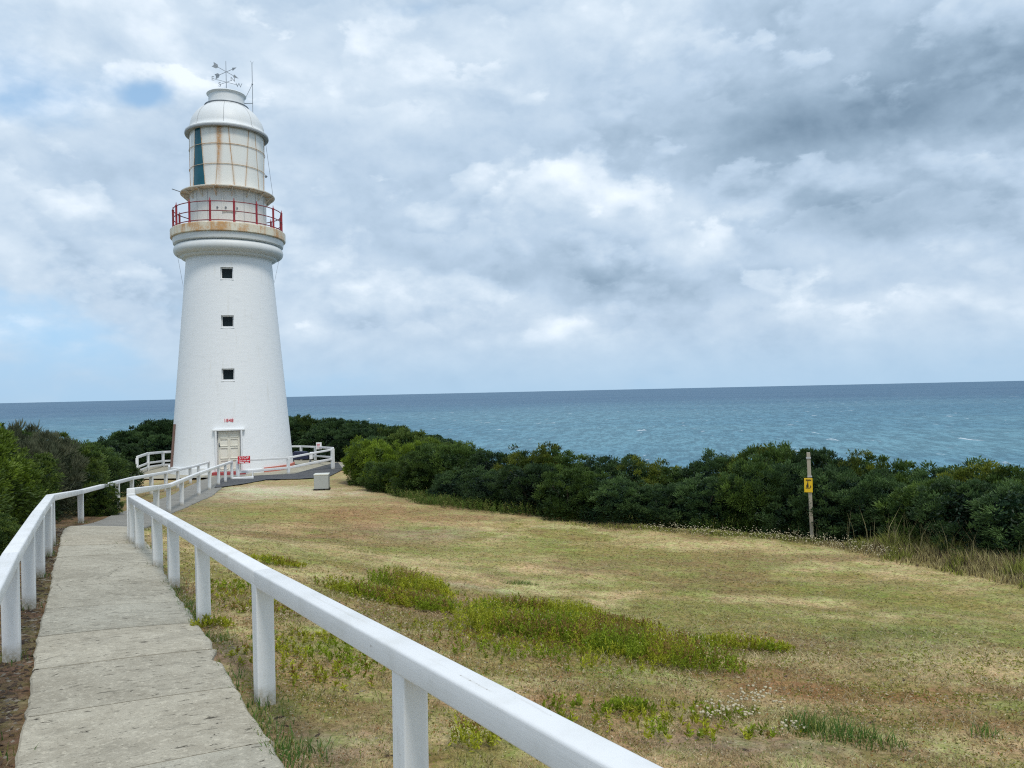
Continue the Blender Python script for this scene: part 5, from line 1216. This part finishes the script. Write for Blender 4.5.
tn = np.where((cl_n > 0.52)[:, None], (0.31, 0.33, 0.075), (0.48, 0.41, 0.19)) * rg.uniform(0.6, 1.35, (k, 1)); tn = np.where((rg.random(k) < 0.22)[:, None], (0.12, 0.085, 0.06), tn)
X_, Y_ = Q[:, 0], Q[:, 1]; ww = 0.014 * rg.uniform(0.6, 1.5, k); ln = rg.uniform(0.05, 0.7, k)
ks = 130; tq = rg.normal(6.4, 1.0, ks).clip(3.6, 8.9); j0 = np.minimum(tq.astype(int), len(bl) - 2); f = (tq - j0)[:, None]; Q2 = bl[j0] * (1 - f) + bl[j0 + 1] * f + rg.normal(0, 0.25, (ks, 2)) + nrm * 0.35
X_ = np.r_[X_, Q2[:, 0]]; Y_ = np.r_[Y_, Q2[:, 1]]; hh = np.r_[hh, rg.uniform(0.4, 0.9, ks)]; ww = np.r_[ww, np.full(ks, 0.012)]; ln = np.r_[ln, rg.uniform(0.05, 0.5, ks)]; tn = np.vstack([tn, np.array((0.42, 0.37, 0.19)) * rg.uniform(0.6, 1.2, (ks, 1))])
tag(link('tall_grass', blades('tall_grass', X_, Y_, hh, ww, ln, tn, r=rg), M['grass']), 'tall dry grass with pale seed stalks along the foot of the hedge', 'grass', kind='stuff')

# small pale flower and seed heads
M['flower'] = m_paint('dry flower', (0.50, 0.44, 0.30), (0.40, 0.34, 0.22), 0.6, 0.9)
def heads(pts, rad_, name, lab):
    ico = bmesh.new(); bmesh.ops.create_icosphere(ico, subdivisions=1, radius=1.0); bv = np.array([v.co[:] for v in ico.verts]); bf = np.array([[v.index for v in f.verts] for f in ico.faces]); ico.free()
    n = len(pts); rr_ = rad_ * rg.uniform(0.6, 1.3, n); V = pts[:, None, :] + bv[None] * rr_[:, None, None] * np.array([1, 1, 0.75]); Fa = bf[None] + (np.arange(n) * len(bv))[:, None, None]
    return tag(link(name, np_mesh(name, V.reshape(-1, 3), Fa.reshape(-1, 3)), M['flower']), lab, 'flowers', kind='stuff')
FB = in_blobs([(760, 712, 0.20, 0.10, 0.11, 0), (725, 722, 0.2, 0.09, 0.09, 0), (790, 735, 0.1, 0.06, 0.07, 0)], 1150, rg); FB = FB[rg.random(len(FB)) < 0.9]
heads(np.c_[FB[:, 0], FB[:, 1], G(FB[:, 0], FB[:, 1]) + FB[:, 2] * rg.uniform(0.5, 1.1, len(FB))], 0.0085, 'flower_heads', 'cluster of dry whitish clover heads in the near lawn')
k = 700; Xf, Yf, Df = scatter_log(k, 2.5, 9.5, -22, 38); ok = (path_dist(Xf, Yf)[0] > 0.15) & (fbm(Xf, Yf, 1.2, 3) > 0.44); Xf, Yf = Xf[ok], Yf[ok]
sel = rg.integers(0, len(GC), 330); Xf = np.r_[Xf, GC[sel, 0]]; Yf = np.r_[Yf, GC[sel, 1]]; hf = np.r_[rg.uniform(0.02, 0.05, ok.sum()), GC[sel, 2] * rg.uniform(0.8, 1.1, len(sel))]
heads(np.c_[Xf, Yf, G(Xf, Yf) + hf], 0.0045, 'flower_heads', 'tiny white flowers sprinkled over the near lawn and green plants')
k = 900; tq = rg.uniform(1.2, 6.2, k); j0 = np.minimum(tq.astype(int), len(bl) - 2); f = (tq - j0)[:, None]; Q3 = bl[j0] * (1 - f) + bl[j0 + 1] * f + nrm * rg.normal(-0.25, 0.35, k)[:, None]
heads(np.c_[Q3, G(Q3[:, 0], Q3[:, 1]) + rg.uniform(0.04, 0.2, k)], 0.011, 'seed_heads', 'fluffy pale grass heads along the hedge foot left of the pole')

# pale chips and twigs in the mulch left of the path and in bare soil
k = 9000; q = rg.integers(20, len(conc_c) - 1, k); off = -(conc_w[q] / 2 + np.abs(rg.normal(0, 0.35, k)) + 0.02); Pm = conc_c[q] + conc_n[q] * off[:, None] + rg.normal(0, 0.05, (k, 2))
kk = 900; Xc, Yc, _ = scatter_log(kk, 2.5, 7, -30, 36); okc = (path_dist(Xc, Yc)[0] > 0.05) & (fbm(Xc, Yc, 3.2, 3) > 0.5); Pm = np.vstack([Pm, np.c_[Xc[okc], Yc[okc]]]); Pm = Pm[path_dist(Pm[:, 0], Pm[:, 1])[0] > 0.015]; k = len(Pm)
sz = 0.0065 * rg.uniform(0.4, 1.9, k) ** 1.3; ang_ = rg.uniform(0, 2 * pi, k); el = rg.uniform(1, 3.2, k)
ux = np.c_[np.cos(ang_), np.sin(ang_), rg.normal(0, .15, k)] * (sz * el)[:, None]; uy = np.c_[-np.sin(ang_), np.cos(ang_), rg.normal(0, .15, k)] * sz[:, None]; uz = np.array([0, 0, 1.0]) * (sz * 0.7)[:, None]
c0 = np.c_[Pm, G(Pm[:, 0], Pm[:, 1]) + (fbm(Pm[:, 0], Pm[:, 1], 1.6, 4) - 0.5) * 0.10 * sst(path_dist(Pm[:, 0], Pm[:, 1])[0], 0.1, 0.9)]
V = np.stack([c0 + ux, c0 + uy, c0 - ux, c0 - uy, c0 + uz], 1).reshape(-1, 3); i = np.arange(k)[:, None] * 5
Fa = np.vstack([i + [0, 1, 4], i + [1, 2, 4], i + [2, 3, 4], i + [3, 0, 4]])
tn = np.where((rg.random(k) < 0.35)[:, None], (0.36, 0.31, 0.24), (0.11, 0.075, 0.05)) * rg.uniform(0.6, 1.35, (k, 1))
tag(link('gravel', np_mesh('gravel', V, Fa, np.repeat(tn, 5, 0)), M['grass']), 'loose bark chips and pale stones in the soil beside the path', 'gravel', kind='stuff')
